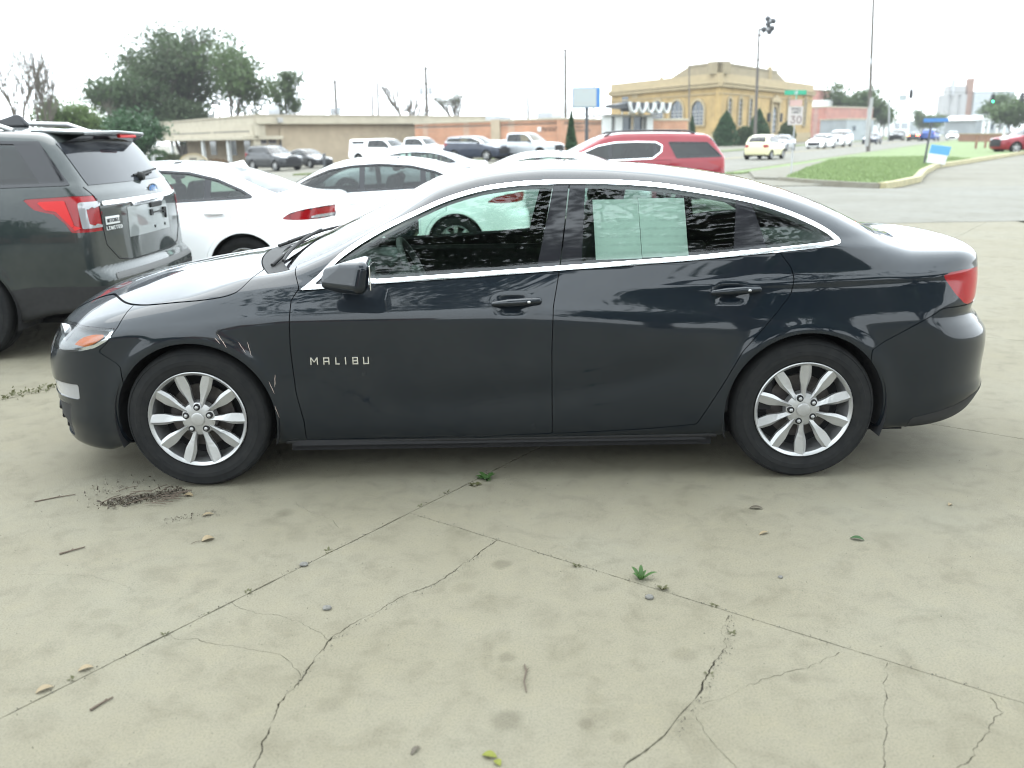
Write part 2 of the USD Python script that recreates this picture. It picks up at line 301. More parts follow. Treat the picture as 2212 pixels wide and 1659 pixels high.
MT['kerb'] = concrete('kerb_concrete', (0.1584, 0.1476, 0.1188))
def sheet(poly, z, step=None, follow=True):
    """a polygon laid on the ground at height z above it"""
    out = []
    for g in getattr(poly, 'geoms', [poly]):
        if g.geom_type != 'Polygon' or g.area < 1e-8: continue
        cells = [g]
        if step:
            x0, y0, x1, y1 = g.bounds; cells = []
            for a in np.arange(math.floor(x0 / step), math.ceil(x1 / step)):
                for b in np.arange(math.floor(y0 / step), math.ceil(y1 / step)):
                    c = g.intersection(sbox(a * step, b * step, (a + 1) * step, (b + 1) * step))
                    cells += [q for q in getattr(c, 'geoms', [c]) if q.geom_type == 'Polygon' and q.area > 1e-8]
        for c in cells:
            v, f = trimesh.creation.triangulate_polygon(c, engine='earcut'); V = np.c_[v, gz(v[:, 0], v[:, 1]) + z]
            n = np.cross(V[f[:, 1]] - V[f[:, 0]], V[f[:, 2]] - V[f[:, 0]]); f[n[:, 2] < 0] = f[n[:, 2] < 0][:, ::-1]
            out.append(M(V, f, np.tile([0, 0, 1.0], (len(V), 1))))
    return join(out)
def raised(poly, z, step=None, drop=.3):
    """a raised sheet with sides that go down into the ground"""
    V, F = [], []
    for g in getattr(poly, 'geoms', [poly]):
        if g.geom_type != 'Polygon': continue
        for ring in [g.exterior, *g.interiors]:
            c = np.array(ring.segmentize(4.0).coords)
            for a, b in zip(c[:-1], c[1:]):
                n = len(V); za, zb_ = float(gz(*a)) + z, float(gz(*b)) + z; V += [(*a, za), (*b, zb_), (*b, zb_ - drop), (*a, za - drop)]; F.append((n, n + 1, n + 2, n + 3))
    return join(sheet(poly, z, step), flat(V, F))
LOT = Polygon([(-9, -3), (9, -3), (9, 15.8), (-9, 15.8)])
U, W_ = np.array([.5905, .807]), np.array([.807, -.5905])            # along the long joints, and across them
def ln(off, a, b): return LineString([W_ * off + U * a, W_ * off + U * b])
def cross(m, a, b): return LineString([U * m + W_ * a, U * m + W_ * b])
joints = [ln(-2.475, -12, 30), ln(-5.87, -12, 30), ln(-9.3, -12, 30), ln(1.35, -12, 30), ln(4.9, -12, 30), ln(8.4, -12, 30)]
for m in (-2.47, .07, 2.605, 5.147, 7.69, 10.2, 12.8, 15.3): joints.append(cross(m, -2.475, 14))
for m in (-.9, 4.2, 9.3, 14.4): joints += [cross(m, -5.87, -2.475), cross(m + 1.3, -9.3, -5.87), cross(m, -14, -9.3)]
CR = [[(-.07, 3.28), (-.15, 3.12), (-.29, 2.92), (-.43, 2.78), (-.52, 2.67), (-.59, 2.57), (-.63, 2.43), (-.66, 2.35), (-.68, 2.27), (-.68, 2.13), (-.69, 1.95), (-.70, 1.5), (-.66, .6)],
      [(-1.01, 2.81), (-.94, 2.77), (-.82, 2.73), (-.72, 2.67), (-.65, 2.61), (-.62, 2.56), (-.59, 2.57)], [(-1.15, 2.60), (-1.13, 2.59), (-1.03, 2.55), (-.87, 2.49), (-.77, 2.46), (-.70, 2.39), (-.66, 2.35)],
      [(.73, 2.67), (.69, 2.57), (.69, 2.48), (.64, 2.41), (.59, 2.33), (.57, 2.25), (.53, 2.19), (.48, 2.13), (.42, 2.04), (.35, 1.97), (.30, 1.93), (.16, 1.6), (.02, .8)], [(.54, 2.20), (.62, 2.23), (.73, 2.30), (.85, 2.35), (1.02, 2.44)],
      [(.50, 2.13), (.51, 2.08), (.53, 2.00), (.56, 1.94), (.60, 1.6)], [(1.15, 2.38), (1.13, 2.31), (1.03, 2.09), (.94, 1.91), (.85, 1.6)], [(1.37, 2.20), (1.37, 2.12), (1.26, 2.03), (1.14, 1.92), (1.0, 1.7)],
      [(-1.9, 3.05), (-1.6, 3.02), (-1.42, 2.93)], [(-1.0, 3.72), (-.82, 3.55), (-.74, 3.42)]]
CW = [.0019, .0011, .0010, .0020, .0010, .0009, .0011, .0013, .0006, .0006]
def jag(line, amp, step, wid, seed, lo=.35):
    """a line as a thin ragged polygon"""
    r = np.random.default_rng(seed); L = line.length; n = max(int(L / step), 3); P = np.array([line.interpolate(t, normalized=True).coords[0] for t in np.linspace(0, 1, n)])
    T = np.gradient(P, axis=0); T /= np.linalg.norm(T, axis=1, keepdims=True) + 1e-12; Nn = np.c_[-T[:, 1], T[:, 0]]
    wob = np.cumsum(r.normal(0, amp * .5, n)); wob -= np.linspace(0, wob[-1], n); wob = np.clip(wob, -4 * amp, 4 * amp)
    w = wid * (lo + (1 - lo) * 2 * meshkit.noise(np.c_[np.arange(n) * .21, np.full((n, 2), seed * 1.7)])) ; w = np.maximum(w * r.uniform(.6, 1.4, n), 2e-4)
    C = P + Nn * wob[:, None]; return Polygon(np.vstack([C + Nn * w[:, None], (C - Nn * w[:, None])[::-1]])).buffer(0)
gaps = []
for i, j in enumerate(joints):
    near = j.intersection(sbox(-4, 0, 4, 7)); fine = .02 if not near.is_empty else .15
    gaps.append(jag(j, .0012, fine, .0030 if i < 6 else .0020, 100 + i, lo=.3))
for i, (c, w) in enumerate(zip(CR, CW)): gaps.append(jag(LineString(c), .0058, .010, w * .95, 300 + i, lo=.10))
slabs = LOT.difference(unary_union(gaps))
BASE = Polygon([(-400, -120), (500, -120), (500, 900), (-400, 900)])
lot = UsdGeom.Xform.Define(stage, '/World/parking_lot'); tag(lot, 'cracked pale concrete parking lot under the cars', kind='structure')
n_ = 0
for g in sorted(slabs.geoms, key=lambda q: -q.area):
    if g.area < 2e-3: continue
    n_ += 1; e = trimesh.creation.extrude_polygon(g, .035, engine='earcut'); e.apply_translation([0, 0, -.035 + .0006 * ((n_ * 7) % 5 - 2)])
    put('concrete_slab', tm(e), MT['slab'], lot)
put('joint_soil', sheet(LOT.buffer(.02), -.009), MT['soil'], lot)
ROAD_N = np.array([12.7, 43.1]); RD = np.array([.497, .868]); RN = np.array([-.868, .497])
rp = lambda a, b: tuple(ROAD_N + RD * a + RN * b)
road = Polygon([rp(-25, 0), rp(400, 0), rp(400, 13), rp(-12, 13), (-6, 43), (-90, 50), (-90, 38), (-14, 31)])
street = Polygon([(-30, 15.83), (60, 15.83), (60, 25.2), (15.0, 25.9), (10.4, 25.6), (8.6, 28.2), (8.0, 33.4), rp(-25, .02), (-14, 30.9), (-30, 30)])
grassA = Polygon([(9.30, 30.51), (9.77, 27.98), (10.69, 25.95), (13.17, 29.26), (15.62, 34.28), (18.59, 39.69), (23.28, 45.85), (34.55, 60.79), (60, 92), (74, 112), (74, 146), (59.5, 122), (30.12, 71.2), (16.9, 48.0), (12.39, 37.8)])
walk = Polygon([(8.5, 31.2), (9.25, 30.4), (12.35, 37.9), (16.85, 48.1), (30.05, 71.3), (59.4, 122.2), (74, 147), (74, 150), rp(110, -1.0), rp(1, -1.0), (9.6, 36.0)])
strip = Polygon([rp(-9, -.02), rp(120, -.02), rp(120, -.98), rp(1, -.98), (9.2, 35.6)])
hole = unary_union([LOT, road, street, grassA, walk, strip]).buffer(-.05)
far_verge = Polygon([rp(-5, 13.02), rp(300, 13.02), rp(300, 26), rp(-5, 26)])
put('ground', join(sheet(BASE.intersection(sbox(-100, -20, 100, 200)), -.045, 10.0), sheet(BASE.difference(sbox(-100, -20, 100, 200)), -.045)), MT['lot'], None, 'pale open ground around the lots and streets', kind='structure')
put('main_road', sheet(road, -.002, 12.0), MT['street'], None, 'wide grey road running off to the right', kind='structure')
put('side_street', sheet(street.difference(road), .002), MT['street'], None, 'grey side street beyond the parked cars', kind='structure')
put('sidewalk', raised(walk, .11), MT['pavement'], None, 'pale concrete footpath through the corner lawn', kind='structure')
put('corner_apron', raised(Polygon([(4.0, 27.0), (9.55, 27.4), (9.4, 32), (9.9, 36.6), (11.2, 40.0), (9.0, 37.2), (6.5, 33.0)]), .03), MT['pavement'], None, 'pale concrete apron at the lawn corner', kind='structure')
put('lawn', raised(grassA, .12, 6.0), MT['grass'], None, 'mown green corner lawn', kind='structure')
put('verge_strip', raised(strip, .10), MT['grass'], None, 'narrow grass strip between road and footpath', kind='structure')
put('far_verge', raised(far_verge, .05), MT['verge'], None, 'grassy verge along the far side of the road', kind='structure')
def kerb(name, pts, w, h, mt_, label, kind='structure'):
    L = LineString(pts).buffer(w / 2, cap_style=2, join_style=1); e = prism(L, -.03, h); return put(name, e, mt_, None, label, kind=kind)
kerb('kerb', [(9.2, 30.5), (9.5, 28.6), (9.72, 27.9), (10.3, 26.5), (10.69, 25.88)], .2, .14, MT['kerb'], 'plain concrete kerb on the lawn corner')
kerb('yellow_kerb', [(10.72, 25.84), (11.6, 26.9), (13.2, 29.15), (15.7, 34.2), (18.65, 39.6), (23.35, 45.75), (34.6, 60.7), (60, 91.9)], .26, .15, MT['kerb_yellow'], 'yellow painted kerb along the lawn')
kerb('road_kerb', [rp(-8, -.08), rp(120, -.08)], .16, .12, MT['kerb'], 'concrete kerb along the near side of the road')
MT['line'] = plain('faded_yellow_paint', (0.2592, 0.2016, 0.0576), .8, vary=.3, scale=8)
cl = join([sheet(Polygon([rp(a, 6.35), rp(b, 6.35), rp(b, 6.47), rp(a, 6.47)]), .003) for a, b in ((-2, 300),)] + [sheet(Polygon([rp(-2, 6.6), rp(300, 6.6), rp(300, 6.72), rp(-2, 6.72)]), .003)])
put('centre_line', cl, MT['line'], None, 'faded double yellow line on the road', kind='structure')
MT['grass_blade'] = plain('lawn_blades', (.135, .185, .07), .8, vary=.25, scale=4)
# blades of grass on the lawn, thicker near the kerb corner
pts = []
r_ = np.random.default_rng(5); minx, miny, maxx, maxy = grassA.bounds
cand = np.c_[r_.uniform(9, 24, 90000), r_.uniform(25.5, 52, 90000)]
keep = shapely.contains_xy(grassA.buffer(-.05), cand[:, 0], cand[:, 1]); cand = cand[keep][:26000]
n = len(cand); hgt = r_.uniform(.05, .12, n); a_ = r_.uniform(0, 2 * np.pi, n); w_ = r_.uniform(.012, .022, n); lean = r_.uniform(-.05, .05, (n, 2))
b0 = np.c_[cand, np.full(n, .115)]; dx = np.c_[np.cos(a_) * w_, np.sin(a_) * w_, 0 * a_]
put('grass_blades', flat(np.stack([b0 - dx, b0 + dx, b0 + np.c_[lean, hgt]], 1).reshape(-1, 3), np.arange(3 * n).reshape(-1, 3)), MT['grass_blade'], None, 'short blades of the mown corner lawn', 'grass', kind='stuff')
# ---------------------------------------------------------------- buildings
def col_dir(px, py=300):
    r = FWD + RT * (px - HALF) / FPX - UP * (py - 829.5) / FPX; return r / r[1]
def pt(px, dist): d = col_dir(px); return np.array([d[0] * dist, dist])
def z_px(px, py, dist): return EYE[2] + col_dir(px, py)[2] * dist
class Face:
    """a wall from A to B (left to right as seen), w points out of it"""
    def __init__(s, A, B):
        s.A, s.B = np.array(A, float), np.array(B, float); s.L = np.linalg.norm(s.B - s.A); s.d = (s.B - s.A) / s.L; s.n = np.array([s.d[1], -s.d[0]])
    def u(s, px):
        d = col_dir(px)[:2]; M_ = np.array([[s.d[0], -d[0]], [s.d[1], -d[1]]]); return float(np.linalg.solve(M_, -s.A)[0])
    def dist(s, u): return (s.A + s.d * u)[1]
    def z(s, px, py): return z_px(px, py, s.dist(s.u(px)))
    def place(s, m):                      # mesh in (u, w outward = -y, z) coordinates
        return moved(m, (s.A[0], s.A[1], 0), np.array([[s.d[0], -s.n[0], 0], [s.d[1], -s.n[1], 0], [0, 0, 1.0]]))
    def box(s, u0, u1, z0, z1, w0, w1, b=0): return s.place(bx(u0, u1, -w1, -w0, z0, z1, b))
    def poly(s, P, w0, w1): return s.place(moved(prism(P, 0, w1 - w0, XZ), (0, -w0, 0)))
def stucco(name, col, **k): return plain(name, col, .85, vary=.10, scale=1.2, bump=.1, **k)
def brickmat(name, a, b, m):
    return mat(name, {'tc': ('texture_coordinate', {}), 'g': ('geometry', {}), 's': ('separate_xyz', {}), 'ad': ('math', {'math_type': 'add'}), 'c': ('combine_xyz', {}), 'k': ('brick_texture', {'color1': a, 'color2': b, 'mortar': m, 'scale': 1.0, 'brick_width': .24, 'row_height': .08, 'mortar_size': .008}), 'n': ('noise_texture', {'scale': .7, 'detail': 4.0}), 'r': ('rgb_ramp', {'ramp': [(.3, (.78, .78, .78)), (.7, (1.12, 1.1, 1.08))]}), 'x': ('mix_color', {'blend_type': 'multiply', 'fac': 1.0}), 'p': ('principled_bsdf', {'roughness': .9})},
               [('g.position', 's.vector'), ('s.x', 'ad.value1'), ('s.y', 'ad.value2'), ('ad.value', 'c.x'), ('s.z', 'c.y'), ('c.vector', 'k.vector'), ('g.position', 'n.vector'), ('n.fac', 'r.fac'), ('k.color', 'x.a'), ('r.color', 'x.b'), ('x.result', 'p.base_color')])
MT['cream'] = stucco('cream_fascia', (0.3108, 0.2775, 0.2109)); MT['tan_wall'] = stucco('tan_wall', (.29, .235, .165)); MT['white_paint'] = stucco('white_paint', (.50, .51, .50)); MT['roof_gravel'] = plain('flat_roof_gravel', (0.2442, 0.2294, 0.1998), .95, vary=.2, scale=3)
MT['orange_brick'] = brickmat('orange_brick', (.36, .165, .09), (.30, .135, .075), (.33, .27, .21)); MT['red_brick'] = brickmat('red_brick', (.34, .13, .095), (.28, .105, .08), (.34, .27, .24))
MT['gold_brick'] = brickmat('golden_brick', (.33, .225, .088), (.30, .203, .077), (.31, .24, .13)); MT['gold_stone'] = stucco('tan_stone_trim', (0.2664, 0.2109, 0.1221)); MT['old_roof'] = plain('weathered_roof', (0.222, 0.1924, 0.1406), .9, vary=.2, scale=1.5)
MT['far_glass'] = plain('dark_building_glass', (.03, .04, .05), .08, specular_ior_level=.6); MT['far_frame'] = plain('grey_window_frame', (0.2664, 0.259, 0.2442), .6); MT['dark_metal'] = plain('dark_painted_metal', (.03, .032, .036), .5)
MT['galv'] = plain('galvanised_metal', (0.3108, 0.3182, 0.3256), .5, .6, vary=.1, scale=4); MT['pole_wood'] = plain('weathered_pole_wood', (0.085, 0.075, 0.066), .95, vary=.25, scale=5); MT['blue_sign'] = plain('blue_sign_face', (.03, .12, .30), .5); MT['green_sign'] = plain('green_sign_face', (.02, .22, .13), .45)
MT['elevator'] = stucco('pale_concrete_silo', (0.24, 0.24, 0.235)); MT['grey_metal'] = plain('grey_sheet_metal', (0.2664, 0.2886, 0.296), .6, .3, vary=.1, scale=.6); MT['rust'] = plain('rust_brown', (0.1628, 0.0888, 0.0592), .9, vary=.2, scale=2)
MT['attic_stone'] = stucco('weathered_attic_stone', (.20, .165, .105))
# --- beige office
C = pt(549, 80); E_ = pt(1060, 101); Wp = pt(352, 104)
office = thing('office_building', 'low beige office with flat cream roof edge and white-columned porch', 'building', (0, 0, 0))
fr, fl = Face(C, E_), Face(Wp, C)
g0 = -1.6; zt = 3.72
back = np.array([C, E_, E_ + [-14, 16], Wp + [10, 10], Wp])
put('wall', join(fr.box(.6, fr.L, g0, zt - .55, -.4, -.12), fr.box(fr.L - .3, fr.L, g0, zt - .9, -14, -.4)), MT['tan_wall'], office)
put('porch_wall', fl.box(0, fl.L - .5, g0, 2.6, -3.0, -2.6), MT['tan_wall'], office)
put('roof', moved(prism(back, zt - .30, zt - .04)), MT['roof_gravel'], office)
put('fascia', join(fr.box(0, fr.L + .3, zt - .74, zt, -.1, .55, .02), fr.box(0, fr.L + .3, zt, zt + .07, -.1, .62)), MT['cream'], office)
put('fascia', join(fl.box(-.3, fl.L + .4, zt - 1.75, zt - .05, -.4, .02, .02), fl.box(-.3, fl.L + .45, zt - .05, zt + .06, -.5, .1)), MT['cream'], office)
put('reveal_strip', join(fl.box(.2, fl.L * .6, zt - 1.36, zt - 1.28, .021, .03), fl.box(fl.L * .62, fl.L - .3, zt - 1.36, zt - 1.28, .021, .03)), MT['trim_dark'], office)
put('porch_roof', fl.box(-2.2, fl.L + .2, zt - 2.05, zt - 1.751, -2.6, 1.1, .02), MT['cream'], office)
put('corner_pier', join(fr.box(-.1, .55, g0, zt - .75, -.5, .1), fr.box(.2, 1.0, zt - 1.95, zt - .75, .1, .3)), MT['cream'], office)
for px in (337, 386, 455, 511):
    u = fl.u(px); put('porch_column', fl.box(u - .16, u + .16, g0, zt - 2.05, .62, .94, .03), MT['white_paint'], office)
for a, b in ((560, 577), (580, 598)):
    u0, u1 = fr.u(a), fr.u(b); f = UsdGeom.Xform.Define(stage, numbered(str(office.GetPath()) + '/window'))
    put('pane', fr.box(u0 + .06, u1 - .06, 1.34, 1.74, -.125, -.105), MT['far_glass'], f); put('frame', join(fr.box(u0, u1, 1.74, 1.80, -.12, -.07), fr.box(u0, u1, 1.28, 1.34, -.12, -.07), fr.box(u0, u0 + .06, 1.34, 1.74, -.12, -.07), fr.box(u1 - .06, u1, 1.34, 1.74, -.12, -.07)), MT['far_frame'], f)
for a, b in ((400, 412), (443, 453), (470, 482), (520, 532), (535, 546)):
    u0, u1 = fl.u(a), fl.u(b); put('porch_window', fl.box(u0, u1, .2 if b < 500 else .9, 1.6, -2.6, -2.55), MT['far_glass'], office)
put('ventilator', moved(lathe([(.0, 1.0), (.42, .95), (.55, .6), (.5, .15), (.3, 0)], 20, 'z'), (*pt(596, 86), zt)), MT['galv'], office); put('roof_pipe', moved(lathe([(0, .75), (.10, .75), (.10, 0)], 12, 'z'), (*pt(577, 84), zt)), MT['white_paint'], office)
put('floodlight', fr.box(2.1, 2.6, zt - .62, zt - .2, .56, .75, .03), MT['far_frame'], office)
# --- brick building
A = pt(897, 87.0); Bc = pt(1212, 73.5); Cc = pt(1299, 82)
shop = thing('brick_building', 'low orange brick building with pale coping right of the beige office', 'building', (0, 0, 0))
f1, f2 = Face(A, Bc), Face(Bc, Cc)
zb = 2.98
put('wall', f1.box(0, f1.L, -1.2, zb - .12, -.35, 0), MT['orange_brick'], shop); put('wall', f2.box(.002, f2.L, -1.0, zb - .12, -.35, 0), MT['orange_brick'], shop)
put('coping', join(f1.box(-.1, f1.L + .05, zb - .12, zb + .02, -.4, .06), f2.box(.05, f2.L, zb - .12, zb + .02, -.4, .06)), MT['cream'], shop)
put('flat_roof', prism(np.array([A, Bc, Cc, Cc + [4, 20], A + [6, 22]]), zb - .5, zb - .3), MT['roof_gravel'], shop)
u = f1.u(1072); put('pilaster', f1.box(u - .55, u + .55, .9, zb + .05, .0, .10), MT['tan_wall'], shop)
def scribble(face, px0, px1, py0, py1, n, name, parent, seed, w=.001):
    r = np.random.default_rng(seed); u0, u1 = face.u(px0), face.u(px1); z0, z1 = face.z(px0, py1), face.z(px0, py0); out = []
    for k in range(n):
        a = u0 + (u1 - u0) * k / n; b = a + (u1 - u0) / n * r.uniform(.55, .8); t_ = (z1 - z0)
        out += [face.box(a, a + (b - a) * .3, z0, z1, w, w + .03), face.box(a, b, z0 + t_ * (.0 if k % 2 else .72), z0 + t_ * (.28 if k % 2 else 1.0), w + .001, w + .031)]
    put(name, join(out), MT['trim_dark'], parent)
scribble(f1, 1172, 1204, 275, 283, 7, 'wall_lettering', shop, 1); scribble(f2, 1243, 1262, 272, 276, 6, 'wall_lettering', shop, 2); scribble(f2, 1243, 1276, 280, 284, 9, 'wall_lettering', shop, 3)
put('wall_emblem', f1.box(f1.u(1162), f1.u(1169), f1.z(1165, 284), f1.z(1165, 274), .001, .04), MT['white_paint'], shop)
for px, d, w, h in ((1066, 92, 1.5, .95), (1088, 93, 1.6, .85), (1180, 84, 1.6, 1.0), (1203, 82, .9, .7)):
    c = pt(px, d); put('roof_unit', join(moved(bx(-w / 2, w / 2, -.6, .6, 0, h, .05), (c[0], c[1], zb - .3)), moved(lathe([(.0, .12), (.35, .12), (.38, 0)], 14, 'z'), (c[0], c[1], zb - .3 + h))), MT['galv'], shop)
# --- entrance pavilion with the scalloped canopy
D0 = pt(1299, 82); D1 = pt(1484, 90); fe = Face(D0, D1)
pav = thing('entrance_pavilion', 'white entrance with scalloped arched canopy before the tan building', 'building', (0, 0, 0))
zw = fe.z(1350, 252)
for a, b in ((1299, 1320), (1328, 1343), (1396, 1409)): put('wall_panel', fe.box(fe.u(a), fe.u(b), -.6, zw, -.1, .05), MT['white_paint'], pav)
put('wall', fe.box(fe.u(1410), fe.L, -.6, zw - .35, -.3, .0), MT['orange_brick'], pav); put('coping', fe.box(fe.u(1409), fe.L + .1, zw - .35, zw - .15, -.35, .06), MT['cream'], pav)
put('roof_edge', fe.box(0, fe.u(1415), zw, zw + .18, -2, .25), MT['far_frame'], pav)
for a, b in ((1320, 1328), (1343, 1366), (1370, 1390), (1390, 1396)):
    w = UsdGeom.Xform.Define(stage, numbered(str(pav.GetPath()) + '/glazing')); put('pane', fe.box(fe.u(a) + .05, fe.u(b) - .05, -.5, zw - .02, -.3, -.25), MT['far_glass'], w)
    put('frame', join(fe.box(fe.u(a), fe.u(a) + .08, -.5, zw, -.24, -.1), fe.box(fe.u(b) - .08, fe.u(b), -.5, zw, -.24, -.1)), MT['far_frame'], w)
z0c, z1c = fe.z(1350, 245), fe.z(1350, 222); us = np.linspace(fe.u(1330), fe.u(1417), 6)
for k in range(5):
    a, b = us[k], us[k + 1]; hw = (b - a) / 2; th = np.linspace(np.pi, 2 * np.pi, 15); c_ = (a + b) / 2
    out = [(c_ + hw * math.cos(t), z1c + (z1c - z0c) * math.sin(t)) for t in th]; inn = [(c_ + hw * .80 * math.cos(t), z1c + (z1c - z0c) * .86 * math.sin(t)) for t in th]
    put('canopy_scallop', fe.poly(Polygon(out + inn[::-1]), 1.4, 1.75), MT['white_paint'], pav); put('canopy_vault', fe.poly(Polygon(inn), .2, 1.5), MT['dark_metal'], pav)
put('canopy_side', fe.place(moved(prism([(fe.u(1303), z1c - .25), (fe.u(1330), z1c - .05), (fe.u(1330), z0c + .35), (fe.u(1303), z0c + .45)], 0, 1.2, XZ), (0, -.2, 0))), MT['dark_metal'], pav)
for px in (1337, 1352, 1380, 1402): u = fe.u(px); put('canopy_post', fe.box(u - .05, u + .05, zw + .18, z0c + .3, .3, .4), MT['white_paint'], pav)
for px, mt_ in ((1354, 'lamp_amber'), (1372, 'lamp_amber')): u = fe.u(px); put('lamp_globe', fe.place(moved(tm(trimesh.creation.icosphere(2, .3), 60), (u, -.6, zw + .3))), MT['cream'], pav)
# --- the tan brick public building
Cg = pt(1550, 128); Lg = pt(1319, 153); Rg = pt(1749, 165)
gold = thing('public_building', 'large golden brick building with arched windows and raised attic roof', 'building', (0, 0, 0))
gl, gr = Face(Lg, Cg), Face(Cg, Rg); H = z_px(1550, 157, 128); base = 1.5
zc0, zc1 = gl.z(1500, 192), gl.z(1500, 184)
for f, nm in ((gl, 'left'), (gr, 'right')):
    put('wall', f.box(0, f.L, -.5, H - 1.25, -.5, 0), MT['gold_brick'], gold); put('parapet', f.box(-.1, f.L + .1, H - 1.25, H, -.45, .06), MT['gold_stone'], gold)
    put('cornice', join(f.box(-.3, f.L + .3, zc0, zc1, .0, .45, .05), f.box(-.2, f.L + .2, zc1, zc1 + .2, .0, .6, .03)), MT['gold_stone'], gold); put('frieze', f.box(-.05, f.L + .05, zc0 - .9, zc0 - .75, .0, .12), MT['gold_stone'], gold)
    put('plinth', f.box(-.05, f.L + .05, -.5, base, .0, .14), MT['gold_stone'], gold)
q = np.array([Lg + [2, 3], Cg + [.5, 3.5], Rg + [-1.5, 2], Rg + [-14, 16], Lg + [10, 16]]); cen = q.mean(0); zq = H - .9; zr = z_px(1510, 147, 138)
put('flat_roof', flat(np.c_[q, np.full(5, zq)], [(0, 1, 2), (0, 2, 3), (0, 3, 4)]), MT['old_roof'], gold)
ul0, ul1, ur0, ur1 = gl.u(1433), gl.u(1472), gr.u(1701), gr.u(1679)
put('attic', gl.poly([(ul0, H - .1), (ul1, zr), (gl.L - .3, zr), (gl.L - .3, H - .1)], -2.0, -.7), MT['attic_stone'], gold); put('attic', gr.poly([(.3, H - .1), (.3, zr), (ur1, zr), (ur0, H - .1)], -2.0, -.7), MT['attic_stone'], gold)
put('attic_coping', join(gl.box(ul1, gl.L - .5, zr, zr + .25, -2.1, -.6), gr.box(.5, ur1, zr, zr + .25, -2.1, -.6)), MT['old_roof'], gold)
for px, d, s in ((1425, 143, .5), (1654, 147, .6)):
    c = pt(px, d); zz = z_px(px, (174, 145, 158, 160)[(px > 1500) + (px > 1600) + (px > 1640)], d); put('chimney', moved(bx(-s / 2, s / 2, -s / 2, s / 2, -2.0, .5 + .6 * (px > 1640), .05), (c[0], c[1], zz)), MT['gold_stone'], gold)
def arch_window(face, uc, w, z0, z1, parent, bars=2, rows=4):
    x = UsdGeom.Xform.Define(stage, numbered(str(parent.GetPath()) + '/window')); th = np.linspace(0, np.pi, 17)
    shp = lambda h, zb_: [(uc - h, zb_), (uc + h, zb_)] + [(uc + h * math.cos(t), z1 - w + h * math.sin(t)) for t in th]
    put('pane', face.poly(Polygon(shp(w, z0)), .001, .03), MT['far_glass'], x)
    put('surround', face.poly(Polygon(shp(w + .28, z0 - .2)).difference(Polygon(shp(w - .05, z0))), .002, .22), MT['gold_stone'], x)
    b = [face.box(uc - w + 2 * w * (k + 1) / (bars + 1) - .045, uc - w + 2 * w * (k + 1) / (bars + 1) + .045, z0, z1 - w * .25, .031, .09) for k in range(bars)] + [face.box(uc - w, uc + w, z0 + (z1 - w - z0) * (k + 1) / rows - .045, z0 + (z1 - w - z0) * (k + 1) / rows + .045, .032, .10) for k in range(rows)]
    put('glazing_bars', join(b), MT['far_frame'], x)
for px, wd in ((1419, 1.75), (1461, 1.6), (1506, 1.5)): arch_window(gl, gl.u(px), wd, gl.z(px, 270), gl.z(px, 217), gold)
u = gl.u(1349); put('small_window', gl.box(u - .9, u + .9, gl.z(1349, 226), gl.z(1349, 209), .001, .05), MT['far_glass'], gold); put('wall_plaque', gl.box(gl.u(1364), gl.u(1376), gl.z(1370, 212), gl.z(1370, 203), .001, .08), MT['gold_stone'], gold)
for px in (1571, 1594, 1616, 1698, 1733): arch_window(gr, gr.u(px), .72 if px < 1690 else .62, gr.z(px, 271), gr.z(px, 211), gold, 1, 5)
u = gr.u(1668); arch_window(gr, u, 1.2, .4, gr.z(1668, 229), gold, 1, 5); put('door_surround', join(gr.box(u - 2.1, u - 1.55, .2, gr.z(1668, 222), .0, .4, .05), gr.box(u + 1.55, u + 2.1, .2, gr.z(1668, 222), .0, .4, .05), gr.box(u - 2.3, u + 2.3, gr.z(1668, 222), gr.z(1668, 214), .0, .5, .05), gr.poly([(u - 1.6, gr.z(1668, 214)), (u + 1.6, gr.z(1668, 214)), (u, gr.z(1668, 205))], .0, .45)), MT['gold_stone'], gold)
for s_ in (-3.0, 3.0): put('wall_lantern', gr.box(u + s_ - .2, u + s_ + .2, 3.2, 4.6, .01, .5, .08), MT['dark_metal'], gold)
put('entrance_steps', join(*[gr.box(u - 4 + k * .3, u + 4 - k * .3, -.4, .1 + .17 * k, .15, 2.6 - k * .4) for k in range(5)]), MT['gold_stone'], gold)
# --- farther down the road
def block(name, label, px0, px1, d0, d1, ytop, mt_, pxw=(), wy=(), depth=12, cop='cream', ybase=None):
    A_, B_ = pt(px0, d0), pt(px1, d1); f = Face(A_, B_); t = thing(name, label, 'building'); zt_ = z_px(px0, ytop, d0)
    put('wall', join(f.box(0, f.L, -.4 if ybase is None else z_px(px0, ybase, d0), zt_, -depth, 0)), mt_, t); put('coping', f.box(-.1, f.L + .1, zt_, zt_ + .25, -depth - .1, .12), MT[cop], t)
    for a, b in pxw: put('window', f.box(f.u(a), f.u(b), z_px(a, wy[1], f.dist(f.u(a))), z_px(a, wy[0], f.dist(f.u(a))), .002, .06), MT['far_glass'], t)
    return t, f
b1, f_ = block('brick_block', 'tall red brick block with white lower storey right of the golden building', 1747, 1788, 205, 212, 195, MT['red_brick'], ((1766, 1769),), (240, 266))
put('white_storey', f_.box(-.2, f_.L + 5, -.4, z_px(1750, 217, 205), .01, 3), MT['white_paint'], b1); put('doorway', f_.box(f_.u(1768), f_.u(1771), 0, z_px(1770, 246, 207), 3.01, 3.05), MT['far_glass'], b1)
block('brick_shop', 'long low red brick shop behind the white parked cars', 1780, 1880, 185, 200, 232, MT['red_brick'], ((1838, 1850), (1856, 1868)), (266, 281))
block('grey_shed', 'grey flat-roofed shed beside the red brick shop', 1826, 1885, 168, 172, 259, MT['grey_metal'], ((1840, 1846),), (272, 282), 6)
